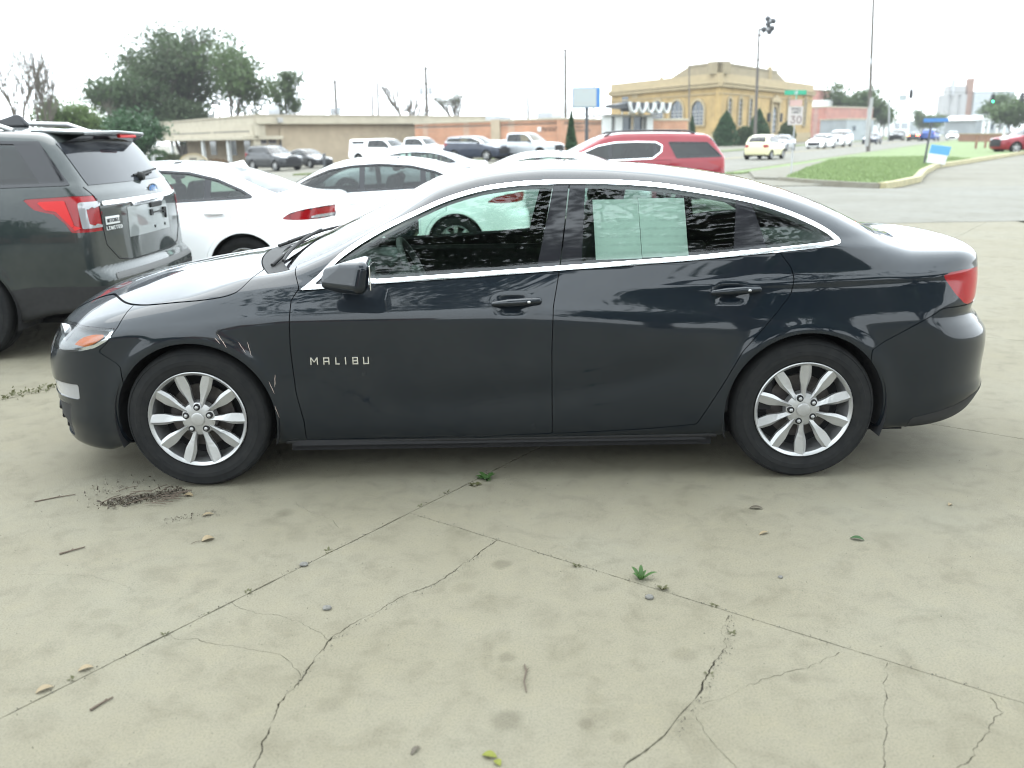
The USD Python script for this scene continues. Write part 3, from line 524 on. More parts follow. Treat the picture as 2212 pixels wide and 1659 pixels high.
block('low_shop', 'pale low shop with dark awning far down the road', 1925, 1962, 260, 270, 258, MT['white_paint'], ((1930, 1940), (1945, 1957)), (266, 278), 8)
block('low_shop', 'long blue-green roofed building far down the road', 1955, 2075, 330, 340, 262, MT['grey_metal'], (), (), 10)
el = thing('grain_elevator', 'tall pale grain elevator tower far down the road', 'building')
c = pt(2048, 480); S_ = 480 / 1900
put('silo', join(*[moved(lathe([(0, 19.0), (3.0, 19.0), (3.0, -1)], 20, 'z'), (c[0] - 4.6 + 4.6 * k, c[1], 0)) for k in range(3)]), MT['elevator'], el); put('head_house', moved(bx(-4.4, 4.2, -3, 3, 19, 23.5), (c[0] + .5, c[1], 0)), MT['elevator'], el)
put('leg_tower', moved(bx(-1.5, 1.5, -1.5, 1.5, -1, 27.0), (c[0] + 7.6, c[1] - 1, 0)), MT['rust'], el); put('dust_bin', moved(lathe([(0, 27), (1.2, 26.5), (1.2, 20), (.3, 18)], 14, 'z'), (c[0] - 2.0, c[1] - 3, 0)), MT['galv'], el); put('annex', moved(bx(9.2, 30, -4, 6, -1, 20.5), (c[0], c[1], 0)), MT['grey_metal'], el)
hs, fh = block('pale_house', 'small pale house with white porch posts far right beyond the lawn', 2104, 2154, 200, 203, 262, MT['grey_metal'], ((2124, 2130), (2137, 2142)), (268, 279), 8, 'white_paint')
put('roof', fh.place(moved(prism([(-.6, z_px(2104, 262, 200) + .25), (fh.L + .6, z_px(2104, 262, 200) + .25), (fh.L * .75, z_px(2104, 249, 200)), (fh.L * .25, z_px(2104, 249, 200))], 0, 9, XZ), (0, 8.5, 0))), MT['white_paint'], hs)
for a in (2107, 2117, 2135, 2150): put('porch_post', fh.box(fh.u(a) - .25, fh.u(a) + .25, -.2, z_px(2104, 262, 200), 1.4, 1.9), MT['white_paint'], hs)
lw = thing('low_wall', 'low brown wall along the far edge of the lawn', 'wall'); fw = Face(pt(2072, 118), pt(2160, 108)); put('wall', fw.box(0, fw.L, 0, 1.0, -.2, .1), MT['rust'], lw); put('cap', fw.box(-.1, fw.L + .1, 1.0, 1.1, -.25, .15), MT['gold_stone'], lw)
# a long low house behind the photographer, mirrored in the glass
hb = thing('brick_house', 'long low dark brick house mirrored in the car windows', 'building'); put('wall', bx(-20, -4, -31.0, -25.5, 0, 2.7), MT['red_brick'], hb)
put('roof', flat([(-20.6, -31.6, 2.7), (-3.4, -31.6, 2.7), (-3.4, -24.9, 2.7), (-20.6, -24.9, 2.7), (-17, -28.2, 4.3), (-7, -28.2, 4.3)], [(0, 1, 5), (0, 5, 4), (1, 2, 5), (2, 3, 4), (2, 4, 5), (3, 0, 4)]), MT['old_roof'], hb)
for x in (-18, -14.5, -7.0): put('window', bx(x, x + 1.7, -25.52, -25.44, .9, 2.2), MT['far_glass'], hb)
put('door', bx(-10.4, -9.4, -25.52, -25.44, .0, 2.1), MT['white_paint'], hb)
# ---------------------------------------------------------------- trees and shrubs
def leafmat(name, col, trans=.35, vary=.35):
    c = np.array(col)
    return mat(name, {'g': ('geometry', {}), 'r': ('rgb_ramp', {'ramp': [(0, tuple(c * (1 - vary))), (.6, tuple(c)), (1, tuple(c * (1 + vary) * np.array([1.15, 1.05, .8])))]}), 'd': ('principled_bsdf', {'roughness': .55, 'specular_ior_level': .3}), 't': ('translucent_bsdf', {}), 'x': ('mix_closure', {'fac': trans})},
               [('g.random_per_island', 'r.fac'), ('r.color', 'd.base_color'), ('r.color', 't.color'), ('d.BSDF', 'x.closure1'), ('t.BSDF', 'x.closure2')], 'x.closure')
MT['leaf_dark'] = leafmat('dark_green_leaves', (0.051, 0.085, 0.034)); MT['leaf_mid'] = leafmat('mid_green_leaves', (0.0782, 0.1224, 0.0442)); MT['leaf_light'] = leafmat('fresh_green_leaves', (0.102, 0.1632, 0.0442)); MT['leaf_olive'] = leafmat('olive_leaves', (0.0578, 0.0714, 0.0272))
MT['leaf_dusty'] = leafmat('dusty_green_leaves', (.068, .100, .046))
MT['leaf_conifer'] = leafmat('conifer_green', (0.0306, 0.0816, 0.02856), .15); MT['leaf_hedge'] = leafmat('hedge_green', (0.034, 0.0816, 0.017), .2)
MT['leaf_rust'] = leafmat('rusty_shrub', (0.1496, 0.0884, 0.0408), .2)
MT['bark'] = plain('grey_brown_bark', (0.068, 0.0578, 0.04624), .95, vary=.35, scale=12)
def leaves(P, size, rng, per=1, flatten=1.0):
    n = len(P); d = rng.normal(size=(n, 3)); d /= np.linalg.norm(d, axis=1, keepdims=True); u = np.cross(d, rng.normal(size=(n, 3))); u /= np.linalg.norm(u, axis=1, keepdims=True) + 1e-9; v = np.cross(d, u)
    s = size * rng.uniform(.6, 1.35, (n, 1)); a, b = u * s, v * s * .55
    V = np.stack([P - a, P - b * .9 + a * .1, P + a, P + b * .9 + a * .1], 1).reshape(-1, 3); i = np.arange(n)[:, None] * 4
    F = np.vstack([i + [0, 1, 2], i + [0, 2, 3]])
    # soft normals, leaning outwards and up
    N = np.repeat(d + np.array([0, 0, .5]), 4, 0); N /= np.linalg.norm(N, axis=1, keepdims=True); return M(V, F, N)
def limbs(rng, base, h, r0, spread, levels=4, kids=3, stems=1, up=.7, bend=.18, len0=.42, shrink=.72):
    """branching skeleton: returns (mesh, twig tips)"""
    tubes, tips = [], []
    def grow(p, d, L, r, lev):
        k = 5; P = [p]; q = p.copy(); dd = d.copy()
        for _ in range(k):
            dd = dd + rng.normal(0, bend, 3) * .5; dd[2] += .04 * up; dd /= np.linalg.norm(dd); q = q + dd * L / k; P.append(q.copy())
        tubes.append(tube(P, np.linspace(r, r * .62, k + 1), 6 if lev < 2 else 4, False))
        if lev == levels: tips.append(q); return
        if lev >= 2: tips.append(P[3])
        nk = kids + (rng.random() < .4)
        for j in range(nk):
            az = 2 * np.pi * (j / nk) + rng.uniform(0, 1.6); sp = spread * rng.uniform(.55, 1.2)
            a = np.cross(dd, [0.3, .2, 1]); a /= np.linalg.norm(a) + 1e-9; b = np.cross(dd, a)
            nd = dd * math.cos(sp) + (a * math.cos(az) + b * math.sin(az)) * math.sin(sp); nd[2] += .12 * up; nd /= np.linalg.norm(nd)
            s_ = P[-1] if j < 2 else P[3]
            grow(s_.copy(), nd, L * shrink * rng.uniform(.75, 1.15), r * .58, lev + 1)
    for k in range(stems):
        a = 2 * np.pi * k / stems + rng.uniform(0, 1); tl = 0 if stems == 1 else rng.uniform(.12, .35)
        d = np.array([math.cos(a) * tl, math.sin(a) * tl, 1.0]); grow(np.array([math.cos(a), math.sin(a), 0]) * (0 if stems == 1 else r0 * 1.5) + [0, 0, -.2], d / np.linalg.norm(d), h * len0, r0, 0)
    return join(tubes), np.array(tips)
def tree(name, label, loc, h, seed, leaf, nleaf, size, group=None, stems=1, spread=.55, levels=4, kids=3, clump=.55, cat='tree', len0=.36, r0=None, wide=1.0, up=.7):
    rng = np.random.default_rng(seed); t = thing(name, label, cat, loc, group=group)
    wood, tips = limbs(rng, None, h, r0 or h * .016, spread, levels, kids, stems, up, len0=len0)
    zt = max(tips[:, 2].max(), .1); k = h / (zt + clump * .6); wood.V[:, 2] *= k; tips[:, 2] *= k
    wood.V[:, :2] *= wide; tips[:, :2] *= wide
    put('trunk', wood, MT['bark'], t)
    if leaf:
        c = tips[rng.integers(0, len(tips), nleaf)]; w = rng.uniform(.5, 1.3, len(tips))
        P = c + rng.normal(0, clump * .5, (nleaf, 3)) * np.array([1, 1, .7]); P = P[P[:, 2] > .25 * h * .3]
        put('crown', leaves(P, size, rng), MT[leaf], t)
    return t
def bush(name, label, loc, rx, ry, h, seed, leaf, n, size, cone=0.0, cat='shrub', group=None, bare=.0):
    rng = np.random.default_rng(seed); t = thing(name, label, cat, loc, group=group)
    d = rng.normal(size=(n, 3)); d /= np.linalg.norm(d, axis=1, keepdims=True); d[:, 2] = np.abs(d[:, 2]); rr = rng.uniform(.72, 1.0, n) ** .5 * (.82 + .3 * meshkit.noise(d * 2.6 + seed))
    P = d * rr[:, None]; z = np.clip(P[:, 2], 0, 1)
    if cone: u = rng.uniform(0, 1, n) ** .8; a = rng.uniform(0, 2 * np.pi, n); rad = (1 - u ** cone) * rng.uniform(.75, 1.0, n) * (.85 + .3 * meshkit.noise(np.c_[np.cos(a) * 2, np.sin(a) * 2, u * 5] + seed)); P = np.c_[np.cos(a) * rad, np.sin(a) * rad, u]
    P = P * [rx, ry, h]; P[:, 2] += .05
    core = trimesh.creation.icosphere(2, 1.0).vertices
    if not cone: core = core[core[:, 2] > -.1] * [rx * .7, ry * .7, h * .72]
    else: core = np.array([[rx * .62 * math.cos(a) * f, ry * .62 * math.sin(a) * f, z_ * h] for f, z_ in ((1, 0), (.9, .3), (.55, .65), (.05, .92)) for a in np.linspace(0, 2 * np.pi, 12)[:-1]])
    put('stem', join(tube([(0, 0, -.1), (0, 0, h * .5)], [.05, .02], 6), *[tube([(0, 0, .0), (math.cos(a) * rx * .5, math.sin(a) * ry * .5, h * .55)], [.03, .01], 5) for a in np.linspace(0, 5.2, 5)]), MT['bark'], t)
    put('foliage', join(leaves(P, size, rng), tm(trimesh.convex.convex_hull(core), 60)), MT[leaf], t); return t
def at_px(px, dist):
    """ground point seen in photo column px at the given distance along y"""
    r = FWD + RT * (px - HALF) / FPX - UP * (300 - 829.5) / FPX; x = r[0] / r[1] * dist; return (x, dist, float(gz(x, dist)))
tree('broad_tree', 'tallest dark green multi-stemmed tree behind the beige office', at_px(405, 122), 19.8, 21, 'leaf_dusty', 15500, .25, stems=5, spread=.60, levels=4, kids=3, clump=2.0, len0=.22, r0=.26, wide=1.12)
tree('broad_tree', 'thin-crowned tall green tree on the right of the tallest tree', at_px(508, 118), 16.8, 12, 'leaf_mid', 4600, .26, stems=2, spread=.42, levels=4, kids=3, clump=1.3, len0=.36, wide=.75)
tree('broad_tree', 'lower leafy tree at the left foot of the tallest tree', at_px(272, 112), 11.5, 13, 'leaf_dark', 7000, .26, stems=3, spread=.6, clump=1.3, len0=.3)
tree('leafy_tree', 'broad low dark tree filling under the tallest tree behind the porch', at_px(395, 116), 10.0, 27, 'leaf_dusty', 9500, .26, stems=4, spread=.75, clump=1.4, len0=.2, wide=1.12)
tree('slim_tree', 'small airy light green tree left of the first utility pole', at_px(618, 128), 12.2, 14, 'leaf_mid', 2600, .24, spread=.4, clump=.85, len0=.34, wide=.62)
tree('round_tree', 'low dark rounded tree before the left end of the office porch', at_px(295, 72), 5.6, 15, 'leaf_conifer', 9500, .14, stems=3, spread=.7, clump=.75, len0=.24)
tree('bare_tree', 'nearly bare budding tree at the left edge above the grey car', at_px(38, 66), 10.6, 16, 'leaf_olive', 420, .07, stems=1, spread=.5, levels=4, kids=3, clump=.5, len0=.30, up=1.0, wide=1.1)
tree('bare_tree', 'second nearly bare budding tree with two upright limbs', at_px(100, 74), 11.4, 17, 'leaf_olive', 420, .07, stems=2, spread=.42, levels=4, kids=3, clump=.5, len0=.30, wide=.8, up=1.0)
tree('bare_tree', 'thin bare tree half hidden beside the lower leafy tree', at_px(232, 96), 8.0, 26, None, 0, .1, stems=2, spread=.45, levels=5, kids=3, len0=.28, wide=.8)
tree('leafy_tree', 'small bright green tree above the rear roof of the grey car', at_px(165, 80), 7.2, 18, 'leaf_light', 6500, .16, stems=3, spread=.7, clump=1.0, len0=.22)
for i, (px, d, h, lab) in enumerate(((208, 90, 5.0, 'bright green low tree left of the dark rounded tree'), (505, 108, 5.6, 'bright green tree top showing over the porch roof'), (548, 112, 6.3, 'bright green tree top over the middle of the office roof'), (588, 116, 5.5, 'bright green tree top left of the roof ventilator'))):
    tree('leafy_tree', lab, at_px(px, d), h, 60 + i, 'leaf_light', 2600, .2, stems=3, spread=.75, clump=1.0, len0=.2, wide=1.2)
tree('bare_tree', 'bare spreading tree behind the office roof, left of two', at_px(872, 135), 10.5, 19, None, 0, .1, spread=.5, levels=4, kids=3, len0=.3, r0=.34)
tree('bare_tree', 'faint bare tree close left of the tallest utility pole', at_px(900, 140), 9.0, 28, None, 0, .1, spread=.5, levels=4, kids=3, len0=.3, r0=.30, wide=.8)
tree('bare_tree', 'bare tree with a leafy low centre, right of two behind the office roof', at_px(978, 135), 9.6, 20, 'leaf_olive', 700, .14, spread=.55, levels=4, kids=3, clump=.7, len0=.28, wide=1.1, r0=.34)
for i, (px, d, h, w, lab) in enumerate(((1822, 205, 13.0, .8, 'grey green tree right of the tan building'), (1872, 215, 12.2, .8, 'grey green tree behind the tall bare pole'), (1905, 230, 9.5, .9, 'lower grey green tree beside the tall bare pole'), (1985, 300, 8.5, 1.2, 'hazy far tree along the road before the tower'), (2012, 320, 7.5, 1.2, 'hazy far tree at the left foot of the tower'), (2150, 230, 10.5, 1.1, 'green tree beyond the pale low house on the right'), (2185, 170, 7.0, 1.2, 'bright green tree above the red car on the lawn'))):
    tree('roadside_tree', lab, at_px(px, d), h, 30 + i, 'leaf_mid', 3000, .36, stems=2, spread=.55, clump=1.5, len0=.3, wide=w)
bush('hedge', 'clipped green hedge at the left end of the office porch', at_px(342, 78), 1.5, .9, 1.9, 41, 'leaf_hedge', 3800, .07)
bush('shrub', 'olive shrub beside the clipped hedge', at_px(372, 77), 1.5, .8, 1.45, 42, 'leaf_olive', 3200, .07)
bush('shrub', 'rusty low shrub left of the arched monument sign', at_px(385, 75), 1.0, .6, .8, 43, 'leaf_rust', 1500, .06)
bush('shrub', 'rusty low shrub right of the arched monument sign', at_px(462, 75), 1.3, .6, .95, 44, 'leaf_rust', 1800, .06)
bush('conical_evergreen', 'slim tall evergreen before the brick wall beside the white sign', at_px(1234, 70), .50, .50, 3.35, 45, 'leaf_conifer', 3000, .08, cone=1.6)
bush('conical_evergreen', 'slim evergreen at the left corner of the tan building', at_px(1494, 118), .62, .62, 3.8, 46, 'leaf_conifer', 1800, .12, cone=1.6)
bush('conical_evergreen', 'broad cone evergreen at the near corner of the tan building', at_px(1567, 119), 1.75, 1.6, 4.3, 47, 'leaf_conifer', 3600, .15, cone=2.2)
bush('conical_evergreen', 'second broad cone evergreen along the tan building', at_px(1637, 124), 1.65, 1.6, 4.6, 48, 'leaf_conifer', 3600, .15, cone=2.2)
bush('shrub', 'dark low shrub between the two cone evergreens', at_px(1612, 121), 1.7, 1.0, 2.5, 49, 'leaf_dark', 2200, .14)
bush('shrub', 'dark shrub by the entrance of the tan building', at_px(1699, 130), 1.3, 1.0, 3.2, 50, 'leaf_dark', 1800, .15)
# trees that stand behind the photographer and show in the paint and the glass
for i, (x, y, h, k, w, lab, l0, n_) in enumerate(((4.6, -7.8, 15.5, 'leaf_dark', 1.30, 'large shade tree whose canopy is mirrored in the side windows', .42, 11000), (4.2, -15, 9.5, 'leaf_dark', 1.1, 'dense dark tree mirrored in the rear door', .16, 11000), (9.0, -14, 10.5, 'leaf_mid', 1.1, 'dense green tree mirrored in the rear wing', .18, 11000), (14.5, -14, 11, 'leaf_dark', 1.1, 'dense dark tree to the right behind the photographer', .18, 11000), (22, -14, 12, 'leaf_mid', 1.2, 'farthest shade tree to the right behind the photographer', .22, 9000), (-17, -24, 8.0, 'leaf_mid', 1.1, 'smaller shade tree beside the low house behind the photographer', .3, 6000))):
    tree('yard_tree', lab, (x, y, 0), h, 80 + i, k, n_, .17 if i == 0 else .22, spread=.60, stems=1 if i == 0 else 3, clump=1.2, len0=l0, wide=w)
# ---------------------------------------------------------------- car bodies: one smooth closed shell per car, cut into panels
class Shell:
    """a car body in its own frame: nose towards -x, near side towards -y, z up, the origin on the ground midway between the axles"""
    def __init__(s, **P):
        s.P = P
        for k in ('zc', 'Wp', 'zs', 'zm', 'zb', 'up', 'lo', 'Xf', 'Xr', 'sweep', 'crown', 'kts'): setattr(s, k, pc(P[k]))
        s.zlow = P.get('zlow', 0.2); s.arches = P['arches']
    def side(s, X, z):
        zs, zm = s.zs(X), s.zm(X); P = s.P
        q = np.clip((z - zm) / (zs - zm), 0, 1); r = np.clip((zm - z) / (zm - s.zlow), 0, 1.15); dz = np.maximum(z - zs, 0)
        st = np.clip(dz / 0.05, 0, 1); ins = s.up(q) + s.lo(r) + P['shelf'] * st * st * (3 - 2 * st) + P['tslope'] * dz + P['tcurv'] * dz * dz
        w = s.Wp(X) - ins
        for (ax, az, R) in s.arches:
            d = np.hypot(X - ax, z - az) - R; w = w + P.get('flare', 0.012) * np.exp(-((d - 0.015) / 0.045) ** 2) * (d > -0.2)
        for fn in P.get('feat', ()): w = w + fn(X, z)
        return w
    def top(s, X, y):
        y2 = y * y; xe = X - s.sweep(X) * y2
        return s.zc(xe) - s.crown(X) * y2, xe
    def f(s, X, y, z):
        P = s.P; ay = np.abs(y)
        fs = ay - s.side(X, z)
        h, xe = s.top(X, ay); sl = (s.zc(xe + 0.01) - s.zc(xe - 0.01)) / 0.02
        ft = (z - h) / np.sqrt(1 + sl * sl)
        a, p = P['bowf']; ff = s.Xf(z) + a * ay ** p - X
        a, p = P['bowr']; fr = X - s.Xr(z) + a * ay ** p
        g = smax(fs, ft, s.kts(X)); g = smax(g, smax(ff, fr, 0.01), P['ke'])
        return smax(g, s.zb(X) - z, P['kb'])
    def grad(s, V):
        e = 1e-3; g = []
        for k in range(3):
            d = np.zeros(3); d[k] = e; g.append(s.f(*(V + d).T) - s.f(*(V - d).T))
        g = np.stack(g, -1); return g / (np.linalg.norm(g, axis=1, keepdims=True) + 1e-12)
    def mesh(s, nu, ne, nt):
        x0, x1, z0 = s.P['spine']
        ph = np.linspace(0, np.pi / 2, ne + 1)[1:] ; ph = ph ** 1.0
        X0 = np.concatenate([np.full(ne, x0), np.linspace(x0, x1, nu), np.full(ne, x1)])
        PH = np.concatenate([-ph[::-1], np.zeros(nu), ph]); TH = np.linspace(-np.pi / 2, np.pi / 2, nt)
        p, t = np.meshgrid(PH, TH, indexing='ij'); X0 = np.repeat(X0[:, None], nt, 1)
        D = np.stack([np.sin(p), -np.cos(p) * np.cos(t), np.cos(p) * np.sin(t)], -1).reshape(-1, 3); O = np.stack([X0.ravel(), np.zeros(X0.size), np.full(X0.size, z0)], 1)
        lo, hi = np.zeros(len(D)), np.full(len(D), 2.6)
        for _ in range(30):
            m = (lo + hi) / 2; ins = s.f(*(O + D * m[:, None]).T) < 0
            lo, hi = np.where(ins, m, lo), np.where(ins, hi, m)
        V = O + D * lo[:, None]; n = len(PH)
        V[np.abs(V[:, 1]) < 1e-6, 1] = 0
        i, j = np.meshgrid(np.arange(n - 1), np.arange(nt - 1), indexing='ij')
        q = np.stack([i * nt + j, (i + 1) * nt + j, (i + 1) * nt + j + 1, i * nt + j + 1], -1).reshape(-1, 4)
        F = np.vstack([q[:, [0, 1, 2]], q[:, [0, 2, 3]]])
        A = np.linalg.norm(np.cross(V[F[:, 1]] - V[F[:, 0]], V[F[:, 2]] - V[F[:, 0]]), axis=1); F = F[A > 1e-10]
        N = s.grad(V)
        fn = np.cross(V[F[:, 1]] - V[F[:, 0]], V[F[:, 2]] - V[F[:, 0]])
        if (fn * N[F[:, 0]]).sum() < 0: F = F[:, ::-1]
        return M(V, F, N)
FEATS = []
SEDAN = dict(
    zc=[(-2.42, .50), (-2.37, .62), (-2.32, .695), (-2.25, .765), (-2.1, .842), (-1.9, .905), (-1.65, .958), (-1.4, .996), (-1.26, 1.014), (-1.17, 1.026), (-1.0, 1.080), (-.77, 1.176), (-.598, 1.252), (-.47, 1.318), (-.349, 1.376), (-.25, 1.406), (-.118, 1.434), (.039, 1.452), (.256, 1.462), (.45, 1.459), (.70, 1.445), (.98, 1.415), (1.216, 1.376), (1.42, 1.326), (1.618, 1.257), (1.80, 1.172), (1.93, 1.108), (2.05, 1.075), (2.2, 1.070), (2.32, 1.065), (2.38, 1.056), (2.44, 1.03), (2.50, .98)],
    Wp=[(-2.4, .80), (-2.1, .872), (-1.8, .905), (-1.41, .918), (-.9, .918), (0, .925), (.9, .925), (1.41, .922), (1.8, .905), (2.2, .865), (2.5, .80)],
    zs=[(-2.4, .70), (-2.1, .76), (-1.8, .835), (-1.4, .885), (-1.0, .925), (-.6, .945), (0, .975), (.5, 1.006), (1.0, 1.036), (1.5, 1.08), (1.9, 1.06), (2.5, 1.0)],
    zm=[(-2.4, .60), (-1.9, .70), (-1.4, .735), (-.9, .775), (0, .77), (.3, .745), (1.05, .64), (1.4, .62), (1.9, .66), (2.4, .70)],
    zb=[(-2.4, .20), (-2.1, .145), (-1.9, .15), (-1.75, .2), (-1.0, .185), (1.0, .197), (1.7, .24), (1.85, .215), (2.0, .22), (2.3, .255), (2.42, .30), (2.5, .34)],
    up=[(0, 0), (.12, .0012), (.22, .004), (.32, .0095), (.45, .0215), (.7, .044), (1, .074)],
    lo=[(0, 0), (.3, .002), (.6, .010), (.85, .028), (1, .06), (1.15, .10)],
    Xf=[(.05, -2.06), (.10, -2.16), (.15, -2.24), (.20, -2.285), (.25, -2.295), (.32, -2.32), (.40, -2.318), (.5, -2.33), (.58, -2.335), (.66, -2.335), (.70, -2.325), (.74, -2.30), (.8, -2.26), (1.0, -2.1)],
    Xr=[(.10, 2.142), (.16, 2.282), (.21, 2.372), (.25, 2.417), (.33, 2.472), (.38, 2.492), (.43, 2.482), (.48, 2.482), (.58, 2.487), (.64, 2.482), (.70, 2.442), (.76, 2.397), (.83, 2.412), (.92, 2.412), (.97, 2.417), (1.02, 2.437), (1.06, 2.442), (1.2, 2.242)],
    sweep=[(-2.4, .15), (-1.6, .25), (-1.1, .30), (-.7, .32), (-.3, .26), (.3, 0), (1.0, -.10), (1.7, -.22), (2.1, -.2), (2.5, -.1)],
    crown=[(-2.4, .10), (-2.0, .12), (-1.5, .12), (-1.1, .06), (-.6, .06), (0, .10), (1.0, .10), (1.6, .06), (2.0, .05), (2.5, .03)],
    kts=[(-2.4, .06), (-1.2, .06), (-.9, .05), (0, .07), (1.2, .09), (1.8, .12), (2.2, .07), (2.5, .05)],
    bowf=(.42, 2.6), bowr=(.42, 2.8), ke=.16, kb=.04, shelf=.016, tslope=.44, tcurv=.30,
    arches=[(-1.4125, .335, .368), (1.4125, .335, .372)], flare=.010, spine=(-1.75, 1.85, .56), feat=FEATS)
# ---------------------------------------------------------------- wheels: outward is -y, the axle runs through the origin, y = 0 is the outer sidewall
def tyre_mesh(R, r, w, n=72):
    h = R - r
    return lathe([(r - .004, .022), (r + .004, .008), (r + .012, .004), (r + .30 * h, -.001), (r + .34 * h, -.004), (r + .52 * h, -.005), (r + .56 * h, -.002), (R - .20 * h, .004), (R - .19 * h, .0015), (R - .10 * h, .010), (R - .03 * h, .026), (R, .046),
                  (R, .07), (R - .006, .072), (R - .006, .078), (R, .08), (R, w / 2 - .004), (R - .006, w / 2 - .003), (R - .006, w / 2 + .003), (R, w / 2 + .004), (R, w - .046), (R - .03 * h, w - .026), (R - .15 * h, w - .006), (r + .4 * h, w), (r, w - .02)], n)
def rim_mesh(r, w, n=72):
    return lathe([(r - .002, .012), (r + .001, .004), (r - .003, .0), (r - .008, .003), (r - .016, .012), (r - .020, .05), (r - .024, .10), (r - .022, w - .03)], n)
def spoke(r0, r1, prof, y0, y1, th, lean=0.0):
    """a leaf-shaped spoke along +x with a raised ridge; prof gives (r, half width)"""
    pr = np.array(prof); f = PchipInterpolator(pr[:, 0], pr[:, 1]); rs = np.linspace(r0, r1, 9); V = []
    for r in rs:
        h = float(f(r)); y = y0 + (y1 - y0) * ((r - r0) / (r1 - r0)) ** 1.5
        V += [(r, y + th * .55, -h), (r, y, lean * h), (r, y + th * .55, h), (r, y + th + .02, h * .8), (r, y + th + .02, -h * .8)]
    F = []
    for i in range(8):
        for k in range(5):
            a, b = i * 5 + k, i * 5 + (k + 1) % 5; F += [(a, b, b + 5), (a, b + 5, a + 5)]
    return flat(V, F)
def rim_spokes(n, r, prof, y0, y1, th, lean, phase):
    out = []
    for k in range(n):
        a = phase + 360.0 * k / n; out.append((k, roty(-a), spoke(.045, r - .003, prof, y0, y1, th, lean * (1 if k % 2 else -1))))
    return out
def wheel(parent, X, Y, Z, R, r, w, n, prof, phase, sign=-1, lug=5, lugr=.057, detail=True, rim_mat=None, seg=72):
    """one wheel as a part with its pieces as sub-parts; sign -1 stands on the near side"""
    A = np.eye(3) if sign < 0 else np.diag([1.0, -1, 1]); rm = rim_mat or MT['satin']
    at = (X, Y, Z); g = lambda m: moved(m, at, A)
    x = UsdGeom.Xform.Define(stage, numbered(str(parent.GetPath()) + '/wheel'))
    put('tyre', g(tyre_mesh(R, r, w, seg)), MT['rubber'], x)
    rim = [rim_mesh(r, w, seg)]
    if not detail: rim += [moved(m, A=B) for _, B, m in rim_spokes(n, r, prof, .012, .008, .012, .0, phase)] + [lathe([(0, .006), (.05, .008), (.06, .03), (0, .03)], 20)]
    put('rim', g(join(rim)), rm, x)
    if detail:
        for k, B, m in rim_spokes(n, r, prof, .012, .002, .016, .45, phase): put('spoke', g(moved(m, A=B)), rm, x)
        put('hub', g(lathe([(0, .012), (.05, .010), (.078, .020), (.085, .05), (0, .05)], 40)), rm, x)
        put('centre_cap', g(lathe([(0, .003), (.026, .0035), (.031, .006), (.032, .014), (0, .014)], 32)), MT['satin'], x)
        for k in range(lug):
            a = math.radians(phase + 360.0 * k / lug); c = (lugr * math.sin(a) * -1, 0, lugr * math.cos(a))
            put('nut_recess', g(moved(lathe([(0, .0105), (.0125, .0085), (.0155, .009), (.0165, .02)], 16), c)), MT['black_plastic'], x)
            put('wheel_nut', g(moved(lathe([(0, .001), (.006, .002), (.0085, .004), (.0095, .012)], 6, angle=20), c)), MT['satin'], x)
    put('brake_disc', g(lathe([(0, .085), (r * .66, .085), (r * .66, .105), (0, .105)], 36)), MT['brake'], x)
    put('inner_barrel', g(lathe([(r - .025, .13), (0, .14)], 36)), MT['inner'], x)
    return x
